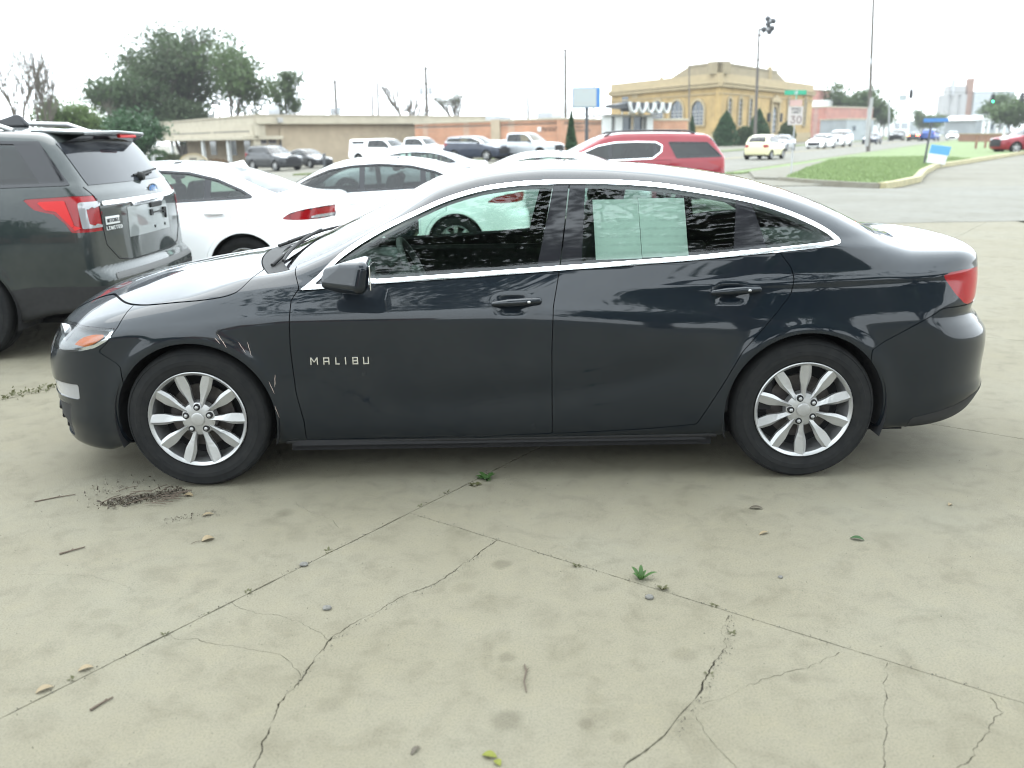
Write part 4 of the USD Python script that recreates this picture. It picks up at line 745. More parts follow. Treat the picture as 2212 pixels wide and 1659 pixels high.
# ---------------------------------------------------------------- a car from its shell
def line_x(pts):
    """x of a cut as a function of z"""
    p = np.array(sorted([(z, x) for x, z in pts])); return lambda z: np.interp(z, p[:, 0], p[:, 1])
def car(t, S, res, body_mat, dlo, panes, frame=None, doors=(), lamps=(), screens=None, hood=None, trunk=None, bumpers=None, cowl=None, fender=None, gap=.0022, grille=None, interior=True, seats=True, lower=None, handles=(), floor=.215, pane_mats=None, flg=.012, far=True):
    """builds the parts of one car under the Xform t"""
    full = (lambda m: both(m)) if far else (lambda m: m)
    m = S.mesh(*res)
    for (ax, az, R) in S.arches:
        d = np.hypot(m.V[:, 0] - ax, m.V[:, 2] - az) - R
        m = clip(m, -np.where(np.abs(m.V[:, 1]) > .45, d, 1.0))
    # dark inner skin, without the window openings
    inn = m
    for q in dlo: inn = clip(inn, -(poly_sdf(inn.V[:, [0, 2]], q) + .030))
    def xe(v): return v[:, 0] - S.sweep(v[:, 0]) * v[:, 1] ** 2
    def scr(v, k):
        a, b, mg = screens[k]; e = xe(v)
        return np.maximum(np.maximum(a - e, e - b), np.abs(v[:, 1]) - (S.side(v[:, 0], v[:, 2]) - mg))
    def top_only(v, s): return np.where(v[:, 2] > S.zs(v[:, 0]) - .05, s, 1.0)
    for k in (screens or {}): inn = clip(inn, -top_only(inn.V, scr(inn.V, k)) - .02)
    for (_n, q, _m, c_, dep) in lamps:
        if dep > .01: inn = clip(inn, -np.where(c_(inn.V, inn.N), poly_sdf(inn.V[:, [0, 2]], q) + .004, 1.0))
    inn = offset(inn, -.014)
    low, high = clip(inn, inn.V[:, 2] - 1.12, True)
    put('inner_skin', full(low), MT['inner'], t); 
    if len(high.F): put('headliner', full(high), MT['trim_grey'], t)
    # windows
    for qi, q in enumerate(dlo):
        s = poly_sdf(m.V[:, [0, 2]], q); win, m = clip(m, s, True)
        fw = frame['w'] if frame else .012
        if frame:
            ring = clip(win, -(poly_sdf(win.V[:, [0, 2]], q) + fw)); put(frame['name'], full(flange(offset(ring, frame.get('proud', .004)), .016)), frame['mat'] if qi == 0 else frame.get('mat2', frame['mat']), t)
        win = clip(win, poly_sdf(win.V[:, [0, 2]], q) + fw * .85)
        rest = offset(win, -.004)
        for (name, poly, mt_) in panes[qi]:
            s = poly_sdf(rest.V[:, [0, 2]], poly); a, rest = clip(rest, s, True)
            if len(a.F):
                n_ = put(name, a, mt_, t)
                if far: put(name, moved(a, A=MIRROR), mt_, t)
    for k in (screens or {}):
        s = top_only(m.V, scr(m.V, k)); a, m = clip(m, s, True)
        if len(a.F):
            rim_, gl = clip(a, -(scr(a.V, k) + .025), True)
            put(k, full(offset(gl, -.003)), (pane_mats or {}).get(k, MT['screen']), t); put('window_seal', full(offset(rim_, -.002)), MT['gloss_black'], t)
    # lamps sit a little below the skin
    for (name, poly, mt_, cond, dep) in lamps:
        s = np.where(cond(m.V, m.N), poly_sdf(m.V[:, [0, 2]], poly), 1.0); a, m = clip(m, s, True)
        if len(a.F):
            put(name, offset(a, -dep), mt_, t)
            if far: put(name, moved(offset(a, -dep), A=MIRROR), mt_, t)
    def take(s, name, mt_=None, d=None, sides=False):
        nonlocal m
        a = clip(m, s + gap); m = clip(m, -s + gap)
        if len(a.F):
            f = flange(a, flg if d is None else d)
            if sides:
                put(name, f, mt_ or body_mat, t)
                if far: put(name, moved(f, A=MIRROR), mt_ or body_mat, t)
            else: put(name, full(f), mt_ or body_mat, t)
    if cowl:
        e = np.where(m.V[:, 2] > .8, xe(m.V), 9.0); take(np.maximum(np.maximum(cowl[0] - e, e - cowl[1]), np.abs(m.V[:, 1]) - (S.side(m.V[:, 0], m.V[:, 2]) - .07)) if True else None, 'cowl_panel', MT['black_plastic'])
    if hood:
        zh = pc(hood['line']); v = m.V
        take(np.maximum(zh(v[:, 0]) - v[:, 2], xe(v) - hood['end']), 'hood')
    if trunk:
        v = m.V; take(np.maximum(np.maximum(trunk['x'] - xe(v), np.abs(v[:, 1]) - trunk['y']), trunk['z'] - v[:, 2]), trunk.get('name', 'trunk_lid'))
    for (name, xl, xr, zlo, zhi) in doors:
        v = m.V; s = np.maximum(np.maximum(zlo(v[:, 0]) - v[:, 2], v[:, 2] - zhi(v[:, 0])), 0 * v[:, 0] - 1)
        if xl is not None: s = np.maximum(s, xl(v[:, 2]) - v[:, 0])
        if xr is not None: s = np.maximum(s, v[:, 0] - xr(v[:, 2]))
        s = np.where(np.abs(v[:, 1]) > .35, s, 1.0)
        take(s, name, sides=True)
    if bumpers:
        for (name, fn) in bumpers:
            take(fn(m.V), name)
    if fender:
        take(fender(m.V), 'front_fender', sides=True)
    if grille:
        v = m.V; a, m = clip(m, np.where(m.N[:, 0] < -.7, np.maximum(np.abs(v[:, 1]) - grille[0], np.maximum(grille[1] - v[:, 2], v[:, 2] - grille[2])), 1.0), True)
        if len(a.F): put('grille', full(offset(a, -.02)), MT['black_plastic'], t)
    if lower:
        a, m = clip(m, lower(m.V), True); put('lower_cladding', full(a), MT['black_plastic'], t)
    put('body_shell', full(flange(m, flg)), body_mat, t)
    for (ax, az, R) in S.arches:                                  # wheel housings and the floor
        w = float(S.side(np.array([ax]), np.array([az + R]))[0]); an = np.linspace(-.35, np.pi + .35, 30)
        r = R + .012; prof = np.stack([ax + r * np.cos(an), az + r * np.sin(an)], 1)
        V = np.vstack([np.c_[prof[:, 0], np.full(30, -w + .012), prof[:, 1]], np.c_[prof[:, 0], np.full(30, -.5), prof[:, 1]]]); i = np.arange(29)
        (put2 if far else put)('wheel_housing', (flat(V, np.stack([i, i + 1, i + 31, i + 30], 1))), MT['inner'], t)
    x0, x1 = S.arches[0][0] - .5, S.arches[1][0] + .6
    put('floor_pan', join(bx(x0, x1, -.62, .62, floor, .25), bx(S.arches[0][0] + .4, S.arches[1][0] - .4, -.80, .80, floor + .001, .255), bx(S.arches[0][0] + .42, S.arches[1][0] - .44, -.86, .86, floor + .045, .256)), MT['inner'], t)
    return m
def seat(t, x, y, z0, h, mt_, w=.50, lean=.22):
    c = bx(x - .28, x + .25, y - w / 2, y + w / 2, z0, z0 + .15, .05)
    hull = lambda pts, r: tm(trimesh.convex.convex_hull(np.vstack([np.array(p) + r * trimesh.creation.icosphere(2, 1).vertices for p in pts])), 40)
    b = hull([(x + .26, y - w / 2 + .07, z0 + .15), (x + .26, y + w / 2 - .07, z0 + .15), (x + .26 + lean * h / .6, y - w / 2 + .09, z0 + .10 + h), (x + .26 + lean * h / .6, y + w / 2 - .09, z0 + .10 + h)], .06)
    hd = hull([(x + .31 + lean * h / .6, y - .09, z0 + h + .25), (x + .31 + lean * h / .6, y + .09, z0 + h + .25), (x + .33 + lean * h / .6, y - .08, z0 + h + .34), (x + .33 + lean * h / .6, y + .08, z0 + h + .34)], .045)
    put('seat', join(c, b, hd), mt_, t)
def hull_of(pts, r, sub=2, angle=40):
    s = trimesh.creation.icosphere(sub, 1).vertices; r = np.broadcast_to(r, (len(pts),))
    return tm(trimesh.convex.convex_hull(np.vstack([np.array(p) + q * s for p, q in zip(pts, r)])), angle)
# ---------------------------------------------------------------- the dark sedan in front
FEATS += [lambda X, z: -.016 * np.exp(-((X - .06) / .062) ** 4 - ((z - .852) / .036) ** 4), lambda X, z: -.016 * np.exp(-((X - 1.05) / .062) ** 4 - ((z - .885) / .036) ** 4),
          lambda X, z: .007 * np.exp(-((z - (.905 + .03 * (X - .4))) / .022) ** 2) * np.clip((X - .5) / .9, 0, 1),
          lambda X, z: -.010 * np.exp(-((z - (.40 + .10 * np.clip(X + .4, 0, 2) ** 2)) / .075) ** 2) * np.clip((X + .75) / .5, 0, 1) * np.clip((1.02 - X) / .3, 0, 1)]
SP = Shell(**SEDAN)
MT['paint_navy'] = paint('dark_navy_metallic_paint', (0.0018, 0.0033, 0.0051), .15, .40, dust=.012)
hero = thing('parked_sedan', 'dark navy four-door sedan parked side-on across the cracked concrete in front', 'car', (-.0555, 4.815, 0))
DT = [(-0.908, 0.924), (-0.871, 0.947), (-0.724, 1.076), (-0.551, 1.18), (-0.402, 1.248), (-0.213, 1.323), (-0.023, 1.367), (0.167, 1.383), (0.338, 1.386), (0.52, 1.382), (0.722, 1.368), (0.921, 1.339), (1.159, 1.293), (1.281, 1.256), (1.409, 1.205), (1.503, 1.154), (1.545, 1.120), (1.552, 1.103)]
DB = [(1.538, 1.094), (1.492, 1.085), (1.267, 1.064), (0.897, 1.033), (0.567, 1.012), (0.279, 0.996), (-0.09, 0.973), (-0.551, 0.948), (-0.736, 0.932)]
_f = PchipInterpolator(*np.array(DT[:-1]).T); _x = np.concatenate([np.linspace(-.908, 1.545, 70)]); DLO = [(float(x), float(_f(x))) for x in _x] + [DT[-1]] + DB
zbelt = pc(sorted([(x, z) for x, z in DB] + [(-.95, .926), (-.908, .924), (1.7, 1.105)]))
big = 3.0
def band(x0t, x0b, x1t, x1b, zt=1.5, zb_=.9):   # region between two slanted lines given at z=1.35 and z=1.02
    def at(xt, xb, z): return xb + (xt - xb) * (z - 1.02) / .33
    return [(at(x0t, x0b, zb_), zb_), (at(x1t, x1b, zb_), zb_), (at(x1t, x1b, zt), zt), (at(x0t, x0b, zt), zt)]
panes = [[('mirror_sail', band(-2.0, -2.0, -.60, -.735), MT['gloss_black']), ('side_window', band(-.60, -.735, .261, .18), MT['pane']), ('pillar_cover', band(.261, .18, .331, .280), MT['gloss_black']), ('pillar_cover', band(.337, .286, .409, .379), MT['gloss_black']),
          ('side_window', band(.409, .379, 1.105, 1.062), MT['pane']), ('pillar_cover', band(1.105, 1.062, 1.145, 1.235, 1.5), MT['gloss_black']), ('quarter_window', band(1.145, 1.235, 2.2, 2.2), MT['pane'])]]
cf = line_x([(-.906, .935), (-.939, .884), (-.943, .817), (-.950, .675), (-.942, .456), (-.919, .309), (-.925, .19)])
cm = line_x([(.284, 1.03), (.28, 1.009), (.247, .843), (.239, .638), (.242, .20)])
cr = line_x([(1.262, 1.08), (1.267, 1.068), (1.321, .997), (1.333, .952), (1.321, .881), (1.267, .811), (1.182, .713), (1.108, .628), (.958, .345), (.906, .25)])
sill = pc([(-1.1, .214), (-.4, .219), (.257, .232), (.692, .252), (.908, .272), (1.2, .30)])
side = lambda v, n: np.abs(v[:, 1]) > .42
HEADL = [(-2.40, .715), (-2.2, .74), (-2.1, .757), (-2.0, .769), (-1.86, .772), (-1.745, .770), (-1.775, .722), (-1.839, .686), (-1.92, .667), (-2.0, .662), (-2.12, .655), (-2.4, .63)]
FOG = [(-2.4, .498), (-1.962, .503), (-1.960, .497), (-1.968, .431), (-1.974, .428), (-2.4, .424)]
LAMP = [(2.020, .945), (2.06, .960), (2.14, .966), (2.5, .958), (2.5, .80), (2.185, .800), (2.15, .812), (2.09, .862)]
cb = line_x([(-1.73, .5), (-1.735, .60), (-1.832, .668), (-1.79, .70), (-1.738, .772), (-1.70, .87)])
lamps = [('fog_lamp', FOG, MT['lamp_clear'], side, .004), ('tail_lamp', LAMP, MT['lamp_red'], lambda v, n: np.abs(v[:, 1]) > .40, .002)]
VENT = [(-2.45, .395), (-2.035, .395), (-2.075, .215), (-2.45, .20)]
lampcut = [('lower_vent', VENT, MT['black_plastic'], lambda v, n: (np.abs(v[:, 1]) > .5), .010), ('headlight_housing', HEADL, MT['lamp_inner'], side, .030)]
S_sweep = lambda v: SP.sweep(v[:, 0]) * v[:, 1] ** 2
HOOD = dict(line=[(-2.4, .70), (-2.25, .725), (-2.1, .80), (-1.98, .846), (-1.9, .861), (-1.74, .853), (-1.48, .873), (-1.26, .899), (-1.2, .917), (-1.12, .99), (-1.06, 1.03)], end=-1.235)
car(hero, SP, (460, 90, 210), MT['paint_navy'], [DLO], panes, dict(name='window_trim', w=.0195, mat=MT['chrome']), 
    doors=[('front_door', cf, cm, sill, zbelt), ('rear_door', cm, cr, sill, zbelt)], lamps=lamps + lampcut,
    screens={'windscreen': (-1.135, -.33, .085), 'rear_window': (1.30, 1.90, .12)}, hood=HOOD, trunk=dict(x=1.985, y=.66, z=.72), cowl=(-1.232, -1.13),
    bumpers=[('front_bumper', lambda v: np.maximum(v[:, 0] - cb(v[:, 2]), v[:, 2] - .9)), ('rear_bumper', lambda v: np.maximum(1.70 - v[:, 0], v[:, 2] - np.interp(v[:, 0], [1.70, 1.76, 2.03, 2.2, 2.6], [.62, .66, .80, .80, .78])))],
    fender=lambda v: np.maximum(np.maximum(v[:, 0] - np.where(v[:, 2] > .935, -.906 - (v[:, 2] - .935) * .45, cf(v[:, 2])), -1.9 - v[:, 0]), np.maximum(.30 - np.abs(v[:, 1]), (v[:, 0] - S_sweep(v)) + 1.04)), grille=(.62, .20, .64), floor=.138)
def side_pt(S, X, z, out=0.0):
    y = float(S.side(np.array([X]), np.array([z]))[0]); return (X, -y - out, z)
# head lamps: amber reflector, bowl and chrome brow inside, clear cover outside
def skin_patch(S, poly, cond, d, res=(200, 60, 150)):
    m = S._m if hasattr(S, '_m') else S.mesh(*res); S._m = m
    s = np.where(cond(m.V, m.N), poly_sdf(m.V[:, [0, 2]], poly), 1.0); return offset(clip(m, s), d)
_c = lambda v, n: (np.abs(v[:, 1]) > .42) & (v[:, 2] > .3)
put2('headlight_lens', (skin_patch(SP, HEADL, _c, -.001)), MT['lens'], hero)
_br = clip(skin_patch(SP, HEADL, _c, -.006), -1 * np.ones(1)) if False else skin_patch(SP, HEADL, _c, -.006)
_sd = poly_sdf(_br.V[:, [0, 2]], HEADL); _br = clip(_br, np.where((_br.V[:, 0] < -1.97) & (_br.V[:, 2] < .715), 1.0, -(_sd + .014)))
put2('headlight_brow', (_br), MT['chrome'], hero)
AMB = [(-1.965, .698), (-1.925, .732), (-1.86, .750), (-1.795, .750), (-1.815, .726), (-1.85, .702), (-1.90, .684)]
put2('turn_reflector', (skin_patch(SP, AMB, _c, -.014)), MT['lamp_amber'], hero)
put2('headlight_bowl', (moved(lathe([(.05, -.02), (.045, .0), (.03, .025), (0, .035)], 24), (-2.06, -.70, .715), rotz(-55))), MT['lamp_inner'], hero)
_lb = skin_patch(SP, [(1.93, .10), (1.93, .275), (2.15, .325), (2.35, .385), (2.75, .405), (2.75, .10)], lambda v, n: (v[:, 2] < .5) & (v[:, 0] > 1.9), .0015)
put('bumper_lower', both(_lb), MT['black_plastic'], hero)
# wheels
LEAF = [(.04, .0105), (.075, .011), (.11, .0145), (.14, .0225), (.165, .027), (.19, .0265), (.232, .0205)]
for X, ph in ((-1.4125, 0), (1.4125, 18)):
    for sg in (-1, 1): wheel(hero, X, sg * .912, .336, .336, .229, .225, 10, LEAF, ph, sg)
# door handles
for X, z in ((.083, .864), (1.073, .898)):
    y = side_pt(SP, X, z)[1]
    for k, A in enumerate((np.eye(3), MIRROR)):
        h = join(hull_of([(X - .105, y - .020, z - .004), (X - .04, y - .030, z + .002), (X + .04, y - .031, z + .006), (X + .10, y - .022, z + .007)], [.011, .0165, .017, .014]), hull_of([(X + .09, y + .005, z + .006), (X + .10, y - .018, z + .007)], [.014, .014]), hull_of([(X - .10, y + .005, z - .004), (X - .10, y - .016, z - .004)], .010))
        put('door_handle', moved(h, A=A), MT['paint_navy'], hero)
        put('lock_cap', moved(hull_of([(X + .052, y - .0455, z + .006), (X + .056, y - .0455, z + .006)], .006), A=A), MT['satin'], hero)
# door mirrors
for A in (np.eye(3), MIRROR):
    head = hull_of([(-.735, -1.00, .985), (-.735, -1.0, 1.03), (-.60, -.985, .975), (-.575, -.985, 1.065), (-.68, -1.03, .975), (-.66, -1.05, 1.045), (-.59, -1.10, .985), (-.575, -1.10, 1.050)], [.035, .02, .035, .028, .035, .03, .04, .035], 3)
    put('mirror_housing', moved(head, A=A), MT['paint_navy'], hero)
    put('mirror_foot', moved(hull_of([(-.66, -.86, .948), (-.62, -.99, .965), (-.70, -.86, .95), (-.70, -.97, .965)], [.022, .024, .02, .02]), A=A), MT['gloss_black'], hero)
    put('mirror_glass', moved(bx(-.540, -.534, -1.125, -.975, .965, 1.07, .002), A=A), MT['chrome'], hero)
# raised letters on the front door: squared capitals
def strokes(ch, w, h=.034, s=.0052):
    b = lambda x0, x1, z0, z1: sbox(x0, z0, x1, z1)
    d = {'M': [b(0, s, 0, h), b(w - s, w, 0, h), Polygon([(0, h), (s * 1.2, h), (w / 2 + s * .4, h * .35), (w / 2 - s * .4, h * .35)]), Polygon([(w, h), (w - s * 1.2, h), (w / 2 - s * .4, h * .35), (w / 2 + s * .4, h * .35)])],
         'A': [b(0, s, 0, h), b(w - s, w, 0, h), b(0, w, h - s, h), b(0, w, h * .36, h * .36 + s)], 'L': [b(0, s, 0, h), b(0, w, 0, s)], 'I': [b(0, s, 0, h)],
         'B': [b(0, s, 0, h), b(w - s, w, 0, h), b(0, w, h - s, h), b(0, w, h * .42, h * .42 + s), b(0, w, 0, s)], 'U': [b(0, s, 0, h), b(w - s, w, 0, h), b(0, w, 0, s)]}
    return unary_union(d[ch])
for ch, px, w in (('M', 670, .035), ('A', 698, .028), ('L', 724, .020), ('I', 745, .0065), ('B', 761, .026), ('U', 784, .027)):
    X = -.863 + (px - 670) * .275 / 130; y = side_pt(SP, X, .61)[1]
    put('badge_letter', prism(strokes(ch, w), 0, .006, XZ, (X, y + .001, .594)), MT['chrome'], hero, label='chrome raised letter %s low on the front door' % ch)
# scratches by the front wheel arch
MT['scratch'] = plain('scratched_primer', (.34, .27, .23), .8)
sc = []
for a, b in (((-1.272, .745), (-1.238, .688)), ((-1.285, .728), (-1.262, .700)), ((-1.250, .712), (-1.236, .682)), ((-1.182, .706), (-1.152, .655)), ((-1.142, .706), (-1.128, .640)), ((-1.06, .52), (-1.04, .46)), ((-1.03, .55), (-1.035, .49)), ((-1.045, .40), (-1.03, .34))):
    P = [np.array(side_pt(SP, a[0] + (b[0] - a[0]) * k / 6 + .0007 * math.sin(k * 2.1), a[1] + (b[1] - a[1]) * k / 6, .0004)) for k in range(7)]
    sc.append(tube(P, [.0003, .0011, .0015, .001, .0014, .001, .0003], 5))
[put('scratch', q, MT['scratch'], hero) for q in sc]
# cabin
for y in (-.38, .38): seat(hero, .02, y, .38, .62, MT['seat'])
put('rear_bench', join(hull_of([(1.0, -.6, .48), (1.0, .6, .48), (1.25, -.6, .48), (1.25, .6, .48)], .08), hull_of([(1.30, -.56, .55), (1.30, .56, .55), (1.52, -.5, .98), (1.52, .5, .98)], .07)), MT['seat'], hero)
put('dashboard', hull_of([(-1.0, -.66, .90), (-1.0, .66, .90), (-.66, -.70, .88), (-.66, .70, .88), (-.60, -.70, .62), (-.60, .70, .62)], .05), MT['trim_dark'], hero)
put('parcel_shelf', bx(1.45, 1.95, -.62, .62, 1.0, 1.03, .01), MT['trim_dark'], hero)
an = np.linspace(0, 2 * np.pi, 33); B = roty(-25)
ring = np.stack([0 * an, .18 * np.cos(an), .18 * np.sin(an)], 1) @ B.T
put('steering_wheel', join(moved(tube(ring, .016, 10, False), (-.42, -.38, .93)), moved(hull_of([(0, -.06, 0), (0, .06, 0), (.0, 0, -.05)], .03), (-.43, -.38, .93), B), moved(tube([(0, -.17, 0), (0, .17, 0)], .015), (-.43, -.38, .93)), tube([(-.43, -.38, .93), (-.70, -.38, .83)], .03)), MT['trim_grey'], hero)
put('instrument_hood', hull_of([(-.68, -.52, .99), (-.68, -.24, .99), (-.56, -.5, .97), (-.56, -.26, .97)], .03), MT['trim_dark'], hero)
for s_ in (-1, 1): put('door_lining', join(bx(-.85, 1.3, s_ * .80 - .03, s_ * .80 + .03, .3, .93, .02)), MT['trim_dark'], hero)
for A in (np.eye(3), MIRROR):
    P = [side_pt(SP, X, .208 + .006 * (X + 1) / 2, .004) for X in np.linspace(-1.02, 1.02, 30)]
    put('sill_trim', moved(join(tube([(x, y + .019, z - .004) for x, y, z in P], .013, 8), *[tube([(x, y + .002, z + .012) for x, y, z in P], .0022, 5)]), A=A), MT['black_plastic'], hero)
# two sheets of paper taped inside the rear side window
for x0, x1, dz in ((.447, .656, 0), (.658, .868, .003)):
    V = []
    for X in np.linspace(x0, x1, 6):
        for z in np.linspace(1.036 + dz + (X - .447) * .025, 1.296 + dz, 6):
            p = side_pt(SP, X - (z - 1.04) * .02, z); V.append((p[0], p[1] + .022 + .002 * math.sin(9 * X + 12 * z), p[2]))
    F = [(i * 6 + j, i * 6 + 6 + j, i * 6 + 7 + j, i * 6 + 1 + j) for i in range(5) for j in range(5)]
    put('window_paper', smooth(V, [f for q in F for f in ((q[0], q[1], q[2]), (q[0], q[2], q[3]))], 180), MT['paper'], hero, label='printed sheet of paper taped inside the rear side window')
# wiper and cowl grille
wz = lambda X, y: float(SP.top(np.array([X]), np.array([y]))[0][0])
for y0, y1 in ((-.62, -.02), (-.02, .58)):
    P = [(-1.19 + .3 * y * y + .05 + .03 * k, y, wz(-1.19 + .3 * y * y + .05 + .03 * k, y) + .022) for k, y in enumerate(np.linspace(y0, y1, 7))]
    put('wiper', join(tube(P, .008, 6), tube([(-1.2 + .3 * y0 * y0, y0 + .02, wz(-1.2 + .3 * y0 ** 2, y0) + .01), P[3]], .009, 6)), MT['black_plastic'], hero)
for k in range(3):
    z = .245 + .045 * k
    P = [(float(SP.Xf(z)) + .42 * abs(y) ** 2.6 + .012, y, z) for y in np.linspace(-.66, .66, 25)]
    put('grille_bar', tube(P, .011, 8), MT['gloss_black'], hero)
put('exhaust', moved(lathe([(.03, -.1), (.034, .1), (.03, .1), (.028, .0)], 16, 'x'), (2.2, -.45, .27)), MT['satin'], hero)
# ---------------------------------------------------------------- body shapes of the other cars
SUV = dict(
    zc=[(-2.45, .70), (-2.38, .92), (-2.3, 1.0), (-2.1, 1.06), (-1.7, 1.11), (-1.3, 1.17), (-1.12, 1.205), (-.9, 1.31), (-.5, 1.51), (-.2, 1.65), (.0, 1.70), (.4, 1.735), (1.0, 1.735), (1.6, 1.72), (2.0, 1.70), (2.3, 1.675), (2.6, 1.64)],
    Wp=[(-2.4, .90), (-1.9, .985), (-1.4, 1.0), (1.4, 1.0), (1.9, .985), (2.6, .93)], zs=[(-2.4, .98), (-1.2, 1.12), (-.9, 1.18), (0, 1.215), (1.5, 1.255), (2.6, 1.27)], zm=[(-2.4, .75), (-1, .80), (1.4, .78), (2.6, .78)],
    zb=[(-2.4, .28), (-1.9, .25), (0, .25), (1.8, .27), (2.1, .33), (2.65, .36)], up=[(0, 0), (.3, .004), (.5, .014), (.8, .038), (1, .066)], lo=[(0, 0), (.4, .006), (.7, .02), (1, .05), (1.15, .08)], zlow=.28,
    Xf=[(.2, -2.2), (.4, -2.38), (.6, -2.4), (.8, -2.38), (1.0, -2.32), (1.2, -2.1)], Xr=[(.2, 2.45), (.32, 2.585), (.42, 2.625), (.58, 2.63), (.63, 2.60), (.68, 2.555), (.95, 2.55), (1.12, 2.545), (1.2, 2.515), (1.27, 2.465), (1.585, 2.25), (1.66, 2.19), (1.75, 2.1)],
    sweep=[(-2.4, .1), (-1.0, .22), (-.3, .2), (.3, 0), (2.6, 0)], crown=[(-2.4, .10), (-1.2, .08), (-.5, .05), (.2, .07), (2.6, .07)], kts=[(-2.4, .08), (-1, .06), (0, .09), (2.6, .07)],
    bowf=(.30, 2.4), bowr=(.11, 2.2), ke=.10, kb=.05, shelf=.012, tslope=.36, tcurv=.10, arches=[(-1.43, .375, .425), (1.43, .375, .425)], flare=.012, spine=(-1.8, 2.05, .85))

FAMILY = dict(SUV); FAMILY['zs'] = [(x, z - .115) for x, z in SUV['zs']]; FAMILY['zm'] = [(x, z - .06) for x, z in SUV['zm']]
COMPACT = dict(
    zc=[(-2.34, .50), (-2.29, .60), (-2.2, .68), (-2.0, .77), (-1.6, .865), (-1.2, .93), (-1.02, .965), (-.85, 1.05), (-.5, 1.225), (-.2, 1.335), (.05, 1.375), (.35, 1.392), (.7, 1.38), (1.05, 1.33), (1.35, 1.25), (1.65, 1.135), (1.85, 1.065), (2.0, 1.045), (2.2, 1.035), (2.32, 1.0), (2.4, .9)],
    Wp=[(-2.3, .78), (-1.8, .865), (-1.35, .885), (1.35, .885), (1.8, .87), (2.35, .78)], zs=[(-2.3, .68), (-1.5, .83), (-.9, .90), (0, .945), (1.0, .99), (1.6, 1.02), (2.3, .99)], zm=[(-2.3, .55), (-1.4, .68), (0, .72), (1.35, .62), (2.3, .68)],
    zb=[(-2.3, .22), (-1.8, .18), (0, .19), (1.7, .20), (2.0, .24), (2.35, .33)], up=[(0, 0), (.2, .003), (.4, .016), (.7, .038), (1, .068)], lo=[(0, 0), (.4, .006), (.8, .028), (1, .055), (1.15, .09)],
    Xf=[(.1, -2.1), (.2, -2.24), (.4, -2.29), (.6, -2.28), (.7, -2.22), (.9, -2.0)], Xr=[(.15, 2.15), (.3, 2.28), (.45, 2.31), (.6, 2.30), (.72, 2.25), (.9, 2.26), (1.0, 2.28), (1.05, 2.27), (1.2, 2.1)],
    sweep=[(-2.3, .12), (-.9, .32), (-.2, .22), (.3, 0), (1.0, -.10), (1.6, -.2), (2.3, -.1)], crown=[(-2.3, .12), (-1.2, .07), (-.5, .06), (.3, .09), (1.2, .08), (2.3, .03)], kts=[(-2.3, .06), (-.9, .05), (.3, .08), (1.4, .10), (2.3, .05)],
    bowf=(.40, 2.5), bowr=(.32, 2.6), ke=.14, kb=.04, shelf=.014, tslope=.42, tcurv=.25, arches=[(-1.35, .325, .355), (1.35, .325, .355)], flare=.014, spine=(-1.65, 1.65, .56))
PICKUP = dict(
    zc=[(-2.95, .75), (-2.88, 1.0), (-2.8, 1.10), (-2.5, 1.17), (-1.9, 1.21), (-1.55, 1.235), (-1.35, 1.28), (-1.0, 1.52), (-.72, 1.72), (-.5, 1.82), (-.1, 1.865), (.6, 1.865), (1.0, 1.83), (1.10, 1.78), (1.16, 1.42), (1.25, 1.385), (2.9, 1.385), (3.0, 1.37)],
    Wp=[(-2.9, .92), (-2.3, 1.0), (1.1, 1.0), (1.2, 1.0), (3.0, 1.0)], zs=[(-2.9, 1.0), (-1.4, 1.17), (0, 1.20), (1.1, 1.21), (1.3, 1.22), (3.0, 1.22)], zm=[(-2.9, .8), (3.0, .85)], zb=[(-2.9, .36), (-2.3, .32), (0, .34), (2.3, .40), (2.95, .46)],
    up=[(0, 0), (.4, .006), (.8, .03), (1, .05)], lo=[(0, 0), (.5, .008), (1, .04), (1.15, .07)], zlow=.35, Xf=[(.3, -2.8), (.5, -2.92), (.9, -2.92), (1.1, -2.84), (1.3, -2.6)], Xr=[(.3, 2.8), (.5, 2.9), (.7, 2.9), (1.0, 2.87), (1.4, 2.86)],
    sweep=[(-2.9, .08), (-1.2, .14), (-.5, .10), (0, 0), (3, 0)], crown=[(-2.9, .09), (-1.2, .06), (0, .06), (1.0, .05), (1.3, .02), (3, .02)], kts=[(-2.9, .08), (-1, .06), (0, .09), (1.0, .08), (1.3, .03), (3, .03)],
    bowf=(.22, 2.6), bowr=(.05, 2.5), ke=.07, kb=.05, shelf=.012, tslope=.30, tcurv=.12, arches=[(-1.85, .40, .47), (1.85, .40, .47)], flare=.014, spine=(-2.3, 2.4, .85))
TOPPER = dict(PICKUP); TOPPER['zc'] = PICKUP['zc'][:13] + [(1.12, 1.80), (1.25, 1.84), (2.6, 1.84), (2.82, 1.82), (2.92, 1.80)]
